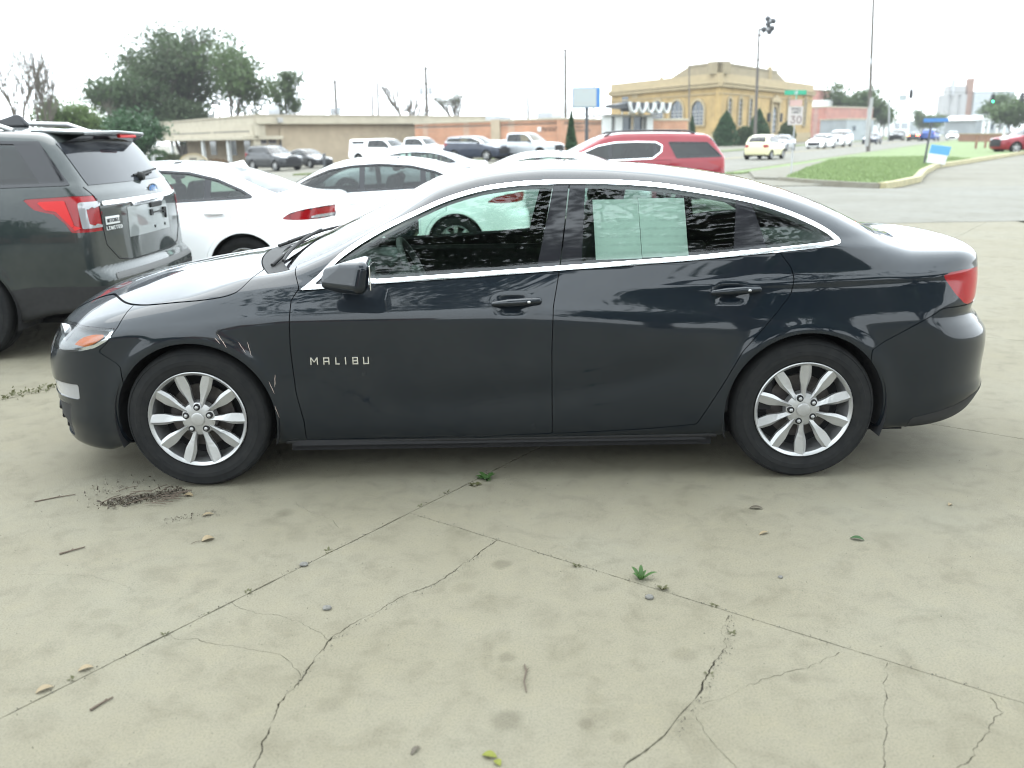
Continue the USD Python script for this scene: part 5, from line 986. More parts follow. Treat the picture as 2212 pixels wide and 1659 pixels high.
CITY = dict(
    zc=[(-1.8, .55), (-1.72, .75), (-1.5, .88), (-1.1, .97), (-.85, 1.03), (-.5, 1.26), (-.2, 1.42), (.1, 1.475), (.6, 1.48), (1.1, 1.42), (1.5, 1.30), (1.75, 1.05), (1.85, .9)],
    Wp=[(-1.75, .70), (-1.3, .79), (1.2, .81), (1.75, .72)], zs=[(-1.75, .75), (-.9, .93), (1.0, .99), (1.8, .97)], zm=[(-1.75, .6), (1.8, .66)], zb=[(-1.75, .22), (0, .2), (1.75, .28)], up=[(0, 0), (.4, .014), (1, .06)], lo=[(0, 0), (.5, .01), (1, .05), (1.15, .08)],
    Xf=[(.2, -1.66), (.5, -1.76), (.7, -1.72), (1.0, -1.5)], Xr=[(.2, 1.66), (.4, 1.78), (.7, 1.80), (.95, 1.76), (1.05, 1.68), (1.35, 1.48), (1.5, 1.3)], sweep=[(-1.8, .1), (-.6, .25), (.1, 0), (1.8, -.1)], crown=[(-1.8, .12), (0, .09), (1.8, .08)], kts=[(-1.8, .1), (0, .08), (1.8, .1)],
    bowf=(.4, 2.4), bowr=(.3, 2.4), ke=.15, kb=.05, shelf=.012, tslope=.34, tcurv=.2, arches=[(-1.15, .29, .33), (1.15, .29, .33)], flare=.02, spine=(-1.2, 1.15, .65))
# ---------------------------------------------------------------- the other cars
COMP_DLO = [(-.90, .925), (-.55, 1.13), (-.25, 1.245), (.05, 1.295), (.4, 1.312), (.8, 1.285), (1.1, 1.215), (1.35, 1.11), (1.47, 1.04), (1.46, 1.02), (1.0, 1.0), (0, .957)]
SUV_DLO = [(-.98, 1.20), (-.6, 1.42), (-.25, 1.565), (.05, 1.615), (.6, 1.63), (1.4, 1.625), (2.09, 1.60), (2.335, 1.285), (1.5, 1.268), (0, 1.23)]
PK_DLO = [(-1.15, 1.225), (-.75, 1.56), (-.45, 1.72), (-.1, 1.765), (.6, 1.765), (.98, 1.73), (1.02, 1.24), (0, 1.22)]
CITY_DLO = [(-.78, 1.0), (-.35, 1.28), (-.05, 1.38), (.4, 1.40), (.9, 1.35), (1.25, 1.22), (1.3, 1.03), (0, .99)]
vb = lambda x, w=.03: [(x - w, .5), (x + w, .5), (x + w, 2.2), (x - w, 2.2)]
rest_of = [(-9, -9), (9, -9), (9, 9), (-9, 9)]
def split(dlo, bars, glass_, last=None, bar='gloss_black'):
    out = []; x0 = -9
    for b in list(bars) + [9]:
        out.append(('side_window', [(x0, 0), (b - .035, 0), (b - .035, 3), (x0, 3)], glass_))
        if b < 9: out.append(('window_post', [(b - .036, 0), (b + .036, 0), (b + .036, 3), (b - .036, 3)], MT[bar]))
        x0 = b + .035
    if last: out[-1] = ('quarter_window', out[-1][1], last)
    return out
lampside = lambda v, n: np.abs(v[:, 1]) > .40
KIND = {
 'compact': dict(S=COMPACT, dlo=COMP_DLO, bars=(.18, 1.0), scr={'windscreen': (-.97, -.16, .08), 'rear_window': (1.08, 1.78, .10)}, head=[(-2.5, .66), (-2.1, .72), (-1.75, .76), (-1.8, .70), (-2.1, .62), (-2.5, .58)], tail=[(1.74, .808), (1.84, .872), (2.0, .908), (2.15, .925), (2.5, .925), (2.5, .82), (2.1, .80), (1.9, .797)], R=.322, r=.205, w=.205, wheel=(8, [(.04, .016), (.1, .018), (.16, .026), (.21, .03)]), hood=dict(line=[(-2.4, .66), (-2.1, .75), (-1.6, .83), (-1.1, .91), (-1.0, .97)], end=-1.03), cut=(-.92, .22, 1.20)),
 'suv': dict(S=SUV, dlo=SUV_DLO, bars=(.12, 1.15), scr={'windscreen': (-1.12, -.22, .09)}, head=[(-2.6, .98), (-2.2, 1.05), (-1.9, 1.06), (-1.95, .96), (-2.3, .88), (-2.6, .86)], tail=[(2.0, 1.195), (2.36, 1.212), (2.7, 1.20), (2.7, .945), (2.336, .95), (2.296, 1.014), (2.22, 1.085), (2.148, 1.10), (2.08, 1.12)], R=.385, r=.262, w=.25, wheel=(5, [(.04, .05), (.1, .045), (.2, .03), (.262, .05)]), hood=dict(line=[(-2.5, .90), (-2.2, 1.04), (-1.6, 1.10), (-1.2, 1.16)], end=-1.18), cut=(-.98, .14, 1.28)),
 'pickup': dict(S=PICKUP, dlo=PK_DLO, bars=(.22,), scr={'windscreen': (-1.36, -.60, .09)}, head=[(-3.1, 1.05), (-2.6, 1.10), (-2.5, 1.0), (-3.1, .90)], tail=[(2.72, 1.25), (3.1, 1.25), (3.1, .92), (2.72, .92)], R=.405, r=.25, w=.265, wheel=(6, [(.04, .04), (.1, .035), (.2, .03), (.25, .045)]), hood=None, cut=(-1.1, .24, 1.08)),
 'city': dict(S=CITY, dlo=CITY_DLO, bars=(.22,), scr={'windscreen': (-.84, -.30, .08), 'rear_window': (1.30, 1.66, .12)}, head=[(-1.9, .72), (-1.5, .80), (-1.45, .66), (-1.9, .6)], tail=[(1.55, .90), (1.9, .90), (1.9, .72), (1.55, .72)], R=.295, r=.185, w=.185, wheel=(8, [(.04, .016), (.1, .018), (.16, .026), (.185, .03)]), hood=None, cut=(-.8, .24, 1.1)),
}
KIND['family'] = dict(KIND['suv'], S=FAMILY, tail=[(2.05, 1.08), (2.36, 1.11), (2.7, 1.11), (2.7, .90), (2.40, .90), (2.30, .98)]); KIND['topper'] = dict(KIND['pickup'], S=TOPPER)
def make_car(name, label, kind, pos, rz, pm, res=(110, 18, 56), group=None, detail=False, glass_='pane', trim='gloss_black', rails=False, lit=None, tail_mat='lamp_red', extra_dlo=(), extra_panes=(), bars=None, dlo=None, seg=32, lower=None, headlit=False, cuts=None, zs=1.0, patches=()):
    k = KIND[kind]; S = Shell(**k['S']); t = thing(name, label, 'car' if kind not in ('pickup', 'topper') else 'pickup truck', pos, rz, group)
    if zs != 1.0: t.AddScaleOp().Set(Gf.Vec3f(1, 1, zs))
    d = dlo or k['dlo']; zt = pc(sorted([(x, z) for x, z in d if z < d[0][1] + .12 and True][:1] + [(-3, .5 + 0 * d[0][1])])) if False else None
    belt = pc(sorted({round(x, 3): z for x, z in [(-3.2, S.zs(-3.2) - .01), (3.2, S.zs(3.2) - .01)] + [(x, float(S.zs(x)) - .012) for x in np.linspace(-1.6, 2.4, 9)]}.items()))
    c0, c1, c2 = k['cut']; zsl = lambda x: np.interp(x, [-3, 3], [S.zlow + .08, S.zlow + .10])
    lx = lambda c, a=0.0: (lambda z: c + a * (z - .6))
    ra = S.arches[1]; rear = lambda z: np.minimum(c2 + .04 * np.sin((z - .4) * 4), np.where(z < ra[1] + ra[2] + .04, ra[0] - np.sqrt(np.maximum((ra[2] + .045) ** 2 - (z - ra[1]) ** 2, 0)), c2 + .06))
    doors = [('front_door', lx(c0 - .02, .02), lx(c1, -.0), zsl, belt), ('rear_door', lx(c1), rear, zsl, belt)] if kind != 'city' else [('front_door', lx(c0), lx(c2 - .35), zsl, belt)]
    lamps = [('headlight', k['head'], MT['brake_lit'] if False else (MT['head_lit'] if headlit else MT['lamp_clear']), lampside, .003), ('tail_lamp', k['tail'], MT[tail_mat], (lambda v, n: np.abs(v[:, 1]) > .745) if kind in ('suv', 'family') else lampside, .003)]
    car(t, S, res, pm, [d] + list(extra_dlo), [split(d, k['bars'] if bars is None else bars, MT[glass_])] + list(extra_panes), dict(name='window_trim', w=.022, mat=MT[trim], mat2=MT['gloss_black']), doors=doors, lamps=lamps, screens=k['scr'], hood=k['hood'], grille=(.6, .30, .62) if kind in ('compact', 'city') else (.62, .45, 1.0), lower=lower, pane_mats={'rear_window': MT['pane_mid']}, gap=.0022 if detail else .004)
    n, prof = k['wheel']
    for (ax, az, R) in S.arches:
        w = float(S.side(np.array([ax]), np.array([az + R]))[0]) - .015
        for sg in (-1, 1): wheel(t, ax, sg * w, k['R'], k['R'], k['r'], k['w'], n, prof, 90.0, sg, detail=False, seg=seg)
    S.kind = kind; xm = k['dlo'][0][0] + .18; y_ = side_pt(S, xm, float(S.zs(xm)))[1]; zz = float(S.zs(xm)) + .06
    for A in (np.eye(3), MIRROR): put('door_mirror', moved(hull_of([(xm - .05, y_ - .10, zz), (xm + .04, y_ - .10, zz), (xm - .04, y_ - .20, zz + .02), (xm + .04, y_ - .20, zz + .02), (xm, y_ - .02, zz - .03)], [.05, .05, .05, .05, .03], 1), A=A), pm if detail else MT['gloss_black'], t)
    if kind != 'city':
        for X in (c1 - .16, c2 - .12):
            z = float(S.zs(X)) - .115; p = side_pt(S, X, z)
            for A in (np.eye(3), MIRROR): put('door_handle', moved(hull_of([(X - .09, p[1] - .018, z), (X + .09, p[1] - .018, z + .004)], .014, 1), A=A), pm, t)
    if rails:
        for s_ in (-1, 1):
            zr = lambda x: float(S.top(np.array([x]), np.array([.62]))[0][0]); P = [(x, s_ * .62, zr(x) + (.055 if 0 < i < 11 else .0)) for i, x in enumerate(np.linspace(-.1, 1.85, 12))]
            put('roof_rail', tube(P, .021, 8), MT['satin'] if rails is True else MT[rails], t)
    for y in (-.36, .36):
        if kind in ('compact', 'suv', 'family'): seat(t, .05, y, .40 if kind == 'compact' else .62, .60, MT['seat'])
    put('rear_bench', hull_of([(1.05, -.55, .6), (1.05, .55, .6), (1.2, -.5, 1.0), (1.2, .5, 1.0)], .08, 1) if kind != 'city' else hull_of([(.8, -.4, .6), (.8, .4, .6), (.95, -.4, 1.0), (.95, .4, 1.0)], .08, 1), MT['seat'], t)
    return t, S
MT['pane_mid'] = glass('smoky_window', (.40, .46, .44))
MT['head_lit'] = mat('lit_headlamp', {'e': ('emission', {'color': (1, .97, .9), 'strength': 5.0})}, [], 'e.emission')
MT['p_grey'] = paint('grey_green_metallic', (0.010, 0.0135, 0.0135), .35, .35, dust=.06); MT['p_white'] = paint('white_paint_coat', (.78, .79, .79), .0, .4, dust=.04); MT['p_silver'] = paint('silver_metallic', (0.33, 0.3432, 0.3564), .6, .35)
MT['p_silver_dust'] = paint('dusty_grey_recess', (0.132, 0.1452, 0.1452), .3, .5, dust=.2)
MT['p_red'] = paint('deep_red_metallic', (0.13, 0.006, 0.012), .2, .35, dust=.04); MT['p_black'] = paint('black_coat', (.012, .013, .015), .1, .4); MT['p_navy'] = paint('far_navy_coat', (0.00792, 0.01188, 0.0231), .2, .4); MT['p_yellow'] = paint('pale_yellow_coat', (0.4752, 0.4488, 0.2772), .0, .4); MT['p_blue'] = paint('blue_coat', (0.0198, 0.0528, 0.198), .2, .4)
MT['signal_green'] = mat('lit_green_signal', {'e': ('emission', {'color': (.05, 1.0, .45), 'strength': 6.0})}, [], 'e.emission')
MT['brake_lit'] = mat('lit_brake_lamp', {'e': ('emission', {'color': (1.0, .10, .04), 'strength': 9.0})}, [], 'e.emission')
def patch(S, t, name, res, fn, d, mt_, fl=.012, full=True, sides=False):
    m = S._m if hasattr(S, '_m') else S.mesh(*res); S._m = m
    a = clip(m, fn(m.V, m.N))
    a = offset(a, d)
    if sides: return put2(name, flange(a, fl) if fl else a, mt_, t)
    if full: a = both(a)
    return put(name, flange(a, fl) if fl else a, mt_, t)
ex, SX = make_car('parked_suv', 'dark grey tall SUV cut by the left edge, seen from its rear corner', 'suv', (-5.56, 7.5, 0), 0, MT['p_grey'], (300, 80, 170), detail=True, glass_='pane_dark', rails='satin', seg=64, tail_mat='lamp_red',
    lower=lambda v: v[:, 2] - np.interp(v[:, 0], [-2.5, 1.8, 2.0, 2.7], [.50, .53, .555, .545]))
XR = (300, 80, 170); RW = np.array([(-.70, 1.275), (-.68, 1.60), (.68, 1.60), (.70, 1.275)])
rear = lambda v, n, s: np.where((n[:, 0] > .35) & (v[:, 0] > 2.0), s, 1.0)
yz = lambda v: np.c_[v[:, 1], v[:, 2]]
patch(SX, ex, 'rear_window', XR, lambda v, n: rear(v, n, np.maximum(np.maximum(np.abs(v[:, 1]) - (.735 - .12 * (v[:, 2] - 1.28)), 1.28 - v[:, 2]), v[:, 2] - 1.59)), .004, MT['smoked'], .006)
patch(SX, ex, 'pillar_cover', XR, lambda v, n: np.where(np.abs(v[:, 1]) > .4, poly_sdf(v[:, [0, 2]], [(1.905, 1.605), (2.10, 1.603), (2.33, 1.288), (2.14, 1.283)]), 1.0), .003, MT['gloss_black'], .0, sides=True)
patch(SX, ex, 'chrome_bar', XR, lambda v, n: rear(v, n, np.maximum(np.maximum(np.abs(v[:, 1]) - .742, 1.100 + .03 * (np.abs(v[:, 1]) > .32) - v[:, 2]), v[:, 2] - 1.158)), .012, MT['chrome'], .02)
# tail lamp pieces
sidec = lambda v, s: np.where((np.abs(v[:, 1]) > .745) & (v[:, 0] > 1.9), s, 1.0)
for sgn in (1,):
    patch(SX, ex, 'bright_lens', XR, lambda v, n: sidec(v, np.maximum(poly_sdf(v[:, [0, 2]], [(2.10, 1.175), (2.30, 1.18), (2.36, 1.0), (2.42, .975), (2.36, .965), (2.31, 1.02), (2.235, 1.105), (2.16, 1.115)]), 0 * v[:, 0] - 1)), .002, MT['lamp_bright_red'], .0, sides=True)
    patch(SX, ex, 'clear_lens', XR, lambda v, n: sidec(v, np.maximum(np.maximum(2.395 - (v[:, 2] - 1.1) * .12 - v[:, 0], np.maximum(.975 - v[:, 2], v[:, 2] - 1.165)), np.where(v[:, 2] > 1.125, -1.0, np.where(v[:, 2] < 1.0, -1.0, v[:, 0] - 2.445 + (v[:, 2] - 1.05) * .1)))), .003, MT['lamp_clear'], .0, sides=True)
put('brake_strip', moved(bx(-.02, .012, .05, .37, 1.605, 1.630, .006), (2.352, 0, .018)), MT['lamp_bright_red'], ex)
# tailgate seam, plate recess, emblem and lettering
_rx = {}
def rx(y, z):
    k = (round(float(y), 3), round(float(z), 3))
    if k not in _rx:
        lo, hi = 1.0, 2.9
        for _ in range(24):
            m = (lo + hi) / 2
            if SX.f(np.array([m]), np.array([float(y)]), np.array([float(z)]))[0] < 0: lo = m
            else: hi = m
        _rx[k] = lo
    return _rx[k]
def rear_line(P, r, name, mt_, out=.0): return put(name, tube([(rx(y, z) + out, y, z) for y, z in P], r, 6), mt_, ex)
seam = [(-.80, 1.27), (-.765, 1.2), (-.765, .95), (-.75, .84), (-.62, .72), (-.45, .690), (.45, .690), (.62, .72), (.75, .84), (.765, .95), (.765, 1.2), (.80, 1.27)]
rear_line([(y0 + (y1 - y0) * k / 5, z0 + (z1 - z0) * k / 5) for (y0, z0), (y1, z1) in zip(seam[:-1], seam[1:]) for k in range(5)], .0045, 'tailgate_seam', MT['inner'])
patch(SX, ex, 'plate_recess', XR, lambda v, n: rear(v, n, np.maximum(np.maximum(np.abs(v[:, 1]) - (.40 + .1 * (1.10 - v[:, 2])), .86 - v[:, 2]), v[:, 2] - 1.095)), .003, MT['p_silver_dust'], .004)
patch(SX, ex, 'step_pad', XR, lambda v, n: np.where((v[:, 0] > 2.3), np.maximum(np.maximum(.585 - v[:, 2], v[:, 2] - .625), np.abs(v[:, 1]) - .8), 1.0), .006, MT['trim_grey'], .006)
put('plate_bracket', join(*[moved(bx(-.006, .01, a, b, c_, d_, .002), (rx(0, 1.0) + .004, 0, 0)) for a, b, c_, d_ in ((.02, .30, 1.012, 1.022), (-.01, .04, .995, 1.045), (.27, .32, .995, 1.045), (.31, .33, .95, 1.04))]), MT['black_plastic'], ex)
put('plate_lamp', moved(bx(-.005, .02, .0, .24, 1.06, 1.105, .008), (rx(0, 1.08), 0, 0)), MT['black_plastic'], ex)
for y in (.06, .30): put('plate_screw', moved(lathe([(0, .012), (.012, .010), (.014, 0)], 10, 'x'), (rx(y, .90) - .002, y, .90), np.diag([-1.0, 1, 1]) @ np.diag([-1.0, 1, 1])), MT['black_plastic'], ex)
yo, zo = .20, 1.205; xo = rx(yo, zo); th = np.linspace(0, 2 * np.pi, 25)
oval = lambda a, b: Polygon([(a * math.cos(t_), b * math.sin(t_)) for t_ in th[:-1]])
YZ = np.array([[0, 0, 1.0], [1.0, 0, 0], [0, 1.0, 0]])
put('oval_emblem', prism(oval(.085, .036), 0, .006, YZ, (xo + .002, yo, zo)), MT['blue_sign'], ex); put('emblem_ring', prism(oval(.092, .042).difference(oval(.082, .033)), 0, .010, YZ, (xo + .002, yo, zo)), MT['chrome'], ex)
def rear_text(txt, h, y, z, name, mt_, out=.004, bold=False, sx=1.0):
    """letters one by one, following the tailgate's curve"""
    out_ = []; yy = y
    for ch in txt:
        m = tm(meshkit.text_mesh(ch, h, .004, bold)); m = moved(m, A=np.diag([sx, 1.0, 1])); w = m.V[:, 0].max(); m = moved(m, (-w / 2, 0, 0)); c = yy + w / 2
        a = math.degrees(math.atan2(rx(c - .02, z) - rx(c + .02, z), .04)); out_.append(moved(m, (rx(c, z + h / 2) + out, c, z), rotz(a) @ YZ)); yy += w + .0035 * sx + h * .12
    return put(name, join(out_), mt_, ex)
rear_text('Ford', .038, yo - .052, zo - .017, 'emblem_script', MT['chrome'], .009)
_a = math.degrees(math.atan2(rx(-.68, 1.01) - rx(-.62, 1.01), .06)); put('dealer_plate', moved(bx(-.003, .004, -.092, .092, -.030, .030, .002), (rx(-.64, 1.015) + .004, -.64, 1.015), rotz(_a)), MT['white_paint'], ex)
rear_text('MITCHELL', .028, -.722, 1.001, 'dealer_lettering', MT['trim_dark'], .009, False, .72); rear_text('LIMITED', .026, -.735, .945, 'model_lettering', MT['white_paint'], .003, True, 1.15)
put('rear_wiper', join(tube([(rx(.12, 1.32) + .02, .12, 1.315), (rx(.40, 1.34) + .028, .42, 1.335)], .012, 6), tube([(rx(.05, 1.33) + .02, .02, 1.325), (rx(.40, 1.35) + .022, .58, 1.36)], .009, 6), moved(lathe([(0, .05), (.03, .045), (.04, 0)], 12, 'x'), (rx(.12, 1.3), .12, 1.31))), MT['black_plastic'], ex)
put('shark_fin', hull_of([(1.35, 0, 1.735), (1.62, 0, 1.735), (1.58, 0, 1.80), (1.55, 0, 1.805)], [.02, .03, .015, .012]), MT['gloss_black'], ex)
put('roof_spoiler', hull_of([(1.98, -.60, 1.672), (1.98, .60, 1.672), (2.34, -.56, 1.655), (2.34, .56, 1.655), (2.36, 0, 1.668), (2.0, 0, 1.69)], .014, 2, 30), MT['p_grey'], ex)
put('spoiler_underside', flat([(2.20, -.66, 1.585), (2.34, -.58, 1.638), (2.34, .58, 1.638), (2.20, .66, 1.585), (2.21, .66, 1.56), (2.21, -.66, 1.56)], [(0, 1, 2, 3), (0, 3, 4, 5)]), MT['gloss_black'], ex)
put('bumper_insert', join(*[tube([(rx(y, z) + .012, y, z) for y in np.linspace(-.70, .70, 15)], .016, 8) for z in (.36, .42, .48)]), MT['black_plastic'], ex)
for y in (-.55, .55): put('exhaust_tip', moved(lathe([(.045, -.15), (.048, .05), (.042, .05), (.04, -.1)], 18, 'x'), (2.52, y, .33), np.diag([-1.0, 1, 1])), MT['chrome'], ex)
# the row of cars behind
wc, SW = make_car('parked_sedan', 'white compact sedan with red wing-shaped tail lamp right behind the grey SUV', 'compact', (-4.07, 9.92, 0), 0, MT['p_white'], (220, 40, 110), detail=True, seg=48)
def outline(S, t, P, name, r=.002):
    put(name, tube([side_pt(S, x, z, -.0004) for x, z in P], r, 5), MT['inner'], t)
outline(SW, wc, [(1.40, .90), (1.40, .76), (1.42, .745), (1.57, .745), (1.59, .76), (1.59, .905), (1.57, .92), (1.42, .915), (1.40, .90)], 'fuel_door_seam')
outline(SW, wc, [(1.83, .86), (1.90, .70), (1.93, .55)], 'bumper_seam')
SW._m = SW.mesh(220, 40, 110)
_tl = lambda v, n: np.where((np.abs(v[:, 1]) > .40) & (v[:, 0] > 1.5), -(poly_sdf(v[:, [0, 2]], KIND['compact']['tail']) + .012), 1.0)
patch(SW, wc, 'lamp_surround', None, lambda v, n: np.maximum(_tl(v, n), np.where((np.abs(v[:, 1]) > .40) & (v[:, 0] > 1.5), poly_sdf(v[:, [0, 2]], KIND['compact']['tail']), 1.0)), .001, MT['gloss_black'], .0, sides=True)
patch(SW, wc, 'reverse_lens', None, lambda v, n: np.where((np.abs(v[:, 1]) > .40) & (v[:, 0] > 1.5), poly_sdf(v[:, [0, 2]], [(1.98, .815), (2.10, .845), (2.5, .845), (2.5, .826), (2.1, .812)]), 1.0), .002, MT['lamp_clear'], .0, sides=True)
put('shark_fin', hull_of([(1.02, 0, 1.33), (1.20, 0, 1.30), (1.17, 0, 1.37)], [.02, .025, .012], 1), MT['p_white'], wc)
make_car('parked_sedan', 'second white sedan, only roof and side windows showing over the navy hood', 'compact', (-2.03, 12.1, 0), 0, MT['p_white'], (160, 30, 80), zs=.978, bars=(.18, .95), glass_='pane_mid')
make_car('parked_sedan', 'silver sedan whose roof alone shows over the navy roof', 'compact', (.35, 16.9, 0), 0, MT['p_silver'], (140, 26, 70), trim='chrome', zs=.955)
AC_DLO = [(-.95, 1.085), (-.6, 1.30), (-.25, 1.455), (.12, 1.525), (.6, 1.535), (1.0, 1.52), (1.14, 1.44), (1.12, 1.30), (.92, 1.145), (0, 1.115)]
AC_Q = [(1.25, 1.515), (2.10, 1.495), (2.42, 1.165), (1.42, 1.15)]
ac, SA = make_car('parked_suv', 'red SUV with chrome window frame beyond the navy sedan roof', 'family', (2.15, 20.2, 0), 0, MT['p_red'], (180, 40, 100), dlo=AC_DLO, bars=(.02, .98), extra_dlo=[AC_Q], extra_panes=[[('quarter_window', rest_of, MT['pane_dark'])]], glass_='pane_dark', trim='chrome', rails='gloss_black', zs=.945)
patch(SA, ac, 'rear_window', (180, 40, 100), lambda v, n: np.where((n[:, 0] > .35) & (v[:, 0] > 2.0), np.maximum(np.maximum(np.abs(v[:, 1]) - .72, 1.17 - v[:, 2]), v[:, 2] - 1.59), 1.0), .004, MT['gloss_black'], .004)
def far_car(kind, name, label, px, dist, rz, pm, group=None, **k):
    group = group or ('cars driving on the road' if name == 'driving_car' else 'vehicles parked beyond the lot')
    c = pt(px, dist); return make_car(name, label, kind, (c[0], c[1], float(gz(*c))), rz, MT[pm], (80, 14, 44), group, seg=24, **k)
far_car('compact', 'parked_sedan', 'pale silver sedan, only its roof showing before the white pickups', 868, 24, 0, 'p_silver', zs=.95)
far_car('suv', 'parked_suv', 'black boxy SUV parked at the beige office porch', 590, 66, 138, 'p_black', glass_='pane_dark', rails='gloss_black')
far_car('compact', 'parked_sedan', 'black sedan beside the black boxy SUV', 663, 70, 138, 'p_black')
far_car('topper', 'parked_pickup', 'white pickup with a covered bed before the tan wall', 832, 68, 148, 'p_white', extra_dlo=[[(1.35, 1.48), (1.35, 1.70), (2.55, 1.70), (2.62, 1.48)]], extra_panes=[[('topper_window', rest_of, MT['pane_dark'])]])
far_car('pickup', 'parked_pickup', 'second white pickup half behind the covered-bed pickup', 908, 76, 145, 'p_white')
far_car('suv', 'parked_suv', 'navy SUV parked before the orange brick wall', 1032, 66, 146, 'p_navy', trim='chrome')
far_car('pickup', 'parked_pickup', 'silver pickup parked before the orange brick wall', 1135, 66, 146, 'p_silver')
y_, SYc = far_car('city', 'driving_car', 'small pale yellow hatchback driving away on the road', 1654, 56.5, 236, 'p_yellow', tail_mat='lamp_red')
far_car('compact', 'driving_car', 'silver sedan beyond the yellow hatchback', 1688, 82, 60, 'p_silver')
far_car('compact', 'driving_car', 'nearer white car of the pair coming along the road', 1775, 90, 52, 'p_white', headlit=False)
far_car('suv', 'driving_car', 'white SUV just behind the nearer white car', 1812, 99, 56, 'p_white')
far_car('compact', 'driving_car', 'dark blue-grey sedan behind the tall bare pole', 1884, 116, 58, 'p_navy')
far_car('suv', 'driving_car', 'black SUV far down the road left of the brake lights', 1938, 150, 60, 'p_black')
far_car('compact', 'driving_car', 'dark sedan far down the road with lit brake lights', 1975, 140, 240, 'p_black', tail_mat='brake_lit')
far_car('suv', 'driving_car', 'blue SUV far down the road behind the blue post sign', 2010, 142, 235, 'p_blue')
far_car('compact', 'driving_car', 'white car far down the road with lit headlamps', 2057, 150, 62, 'p_white', headlit=True)
far_car('suv', 'parked_suv', 'red SUV standing on the far lawn at the right edge', 2222, 61, 4, 'p_red', glass_='pane_dark')
# ---------------------------------------------------------------- poles, signs and signals
def pole(name, label, px0, y0, px1, y1, dist, r0, r1, mt_, cat='pole', z0=None, arms=(), extra=()):
    """a post from the ground (px0) up to photo pixel (px1, y1)"""
    a = pt(px0, dist); zb_ = float(gz(*a)) if z0 is None else z0; d = col_dir(px1, y1) * dist; top = np.array([d[0], dist, EYE[2] + d[2]])
    t = thing(name, label, cat, (a[0], a[1], zb_)); tp = top - [a[0], a[1], zb_]
    put('shaft', tube(np.linspace([0, 0, -.2], tp, 5), np.linspace(r0, r1, 5), 12), mt_, t)
    for (f, w, th) in arms: c = tp * f; put('crossarm', moved(bx(-w / 2, w / 2, -th, th, -th, th), c), mt_, t)
    for (f, nm, m, m_) in extra: put(nm, moved(m, tp * f), m_, t)
    return t, tp
can = lambda x: moved(lathe([(0, .9), (.26, .88), (.28, .8), (.28, .1), (.2, 0)], 14, 'z'), (x, -.35, -.45))
pole('utility_pole', 'wooden utility pole with one transformer behind the beige office', 729, 255, 723, 172, 120, .24, .17, MT['pole_wood'], arms=((.965, 2.4, .06),), extra=((.60, 'transformer', join(can(-.45), can(.35)), MT['galv']),))
pole('utility_pole', 'tallest wooden utility pole with two transformers over the office roof', 924, 252, 919, 143, 118, .25, .17, MT['pole_wood'], arms=((.97, 1.2, .05), (.80, 2.0, .07)), extra=((.72, 'transformer', join(can(-.6), can(.55)), MT['galv']),))
pole('utility_pole', 'short bare pole left of two thin poles above the office roof', 806, 252, 804, 205, 125, .18, .13, MT['pole_wood']); pole('utility_pole', 'taller bare pole right of two thin poles above the office roof', 819, 252, 815, 176, 130, .19, .13, MT['pole_wood'])
pole('utility_pole', 'thin pole above the brick building beside the roof units', 1142, 258, 1140, 208, 120, .18, .13, MT['pole_wood'])
pole('street_lamp', 'tall steel lamp pole left of the white pole sign', 1222, 300, 1221, 106, 92, .19, .13, MT['pole_wood'], 'street lamp', arms=((.995, .9, .05),), extra=((.99, 'lamp_head', moved(bx(-.85, -.25, -.15, .15, -.08, .1, .04), (0, 0, 0)), MT['galv']), (.5, 'collar', lathe([(.14, -.1), (.19, 0), (.14, .1)], 14, 'z'), MT['galv'])))
pole('thin_mast', 'thin pale mast behind the white pole sign', 1282, 295, 1284, 108, 96, .12, .09, MT['galv'], 'mast', extra=((.72, 'collar', lathe([(.08, -.1), (.13, 0), (.08, .1)], 12, 'z'), MT['galv']), (.93, 'collar', lathe([(.06, -.1), (.11, 0), (.06, .1)], 12, 'z'), MT['galv'])))
pole('thin_mast', 'thin brown pole before the arched windows of the golden building', 1489, 300, 1489, 145, 112, .10, .07, MT['pole_wood'], 'mast')
t, tp = pole('light_mast', 'tall mast with a cluster of dark lamps above the golden building', 1631, 310, 1640, 62, 112, .21, .14, MT['pole_wood'], 'light mast', arms=((.74, 2.2, .06), (.95, 1.6, .05)))
for k, (dx, dz) in enumerate(((.5, .2), (1.0, .8), (1.5, .3), (1.6, 1.1), (.9, 1.4), (1.2, -.1))): put('lamp_head', moved(lathe([(0, .35), (.30, .3), (.34, .0), (.1, -.3)], 14, 'y'), tp + [dx, -.2, dz - .3]), MT['dark_metal'], t)
put('bracket', join(tube([tp * .93, tp + [1.1, 0, .0]], .07), tube([tp, tp + [1.7, 0, .2]], .07), tube([tp + [1.2, 0, 0], tp + [1.4, 0, 1.2]], .07)), MT['pole_wood'], t)
pole('tall_pole', 'tall tapering bare pole on the far lawn edge rising out of the frame', 1878, 331, 1889, -60, 69, .15, .08, MT['pole_wood'], extra=((.52, 'collar', lathe([(.10, -.25), (.15, 0), (.10, .25)], 14, 'z'), MT['galv']), (.22, 'pale_sleeve', lathe([(.0, -2.3), (.165, -2.3), (.165, 1.2), (.0, 1.2)], 14, 'z'), MT['elevator'])))
pole('thin_mast', 'thin pale pole right of the tall bare pole', 1920, 285, 1922, 172, 150, .14, .09, MT['galv'], 'mast')
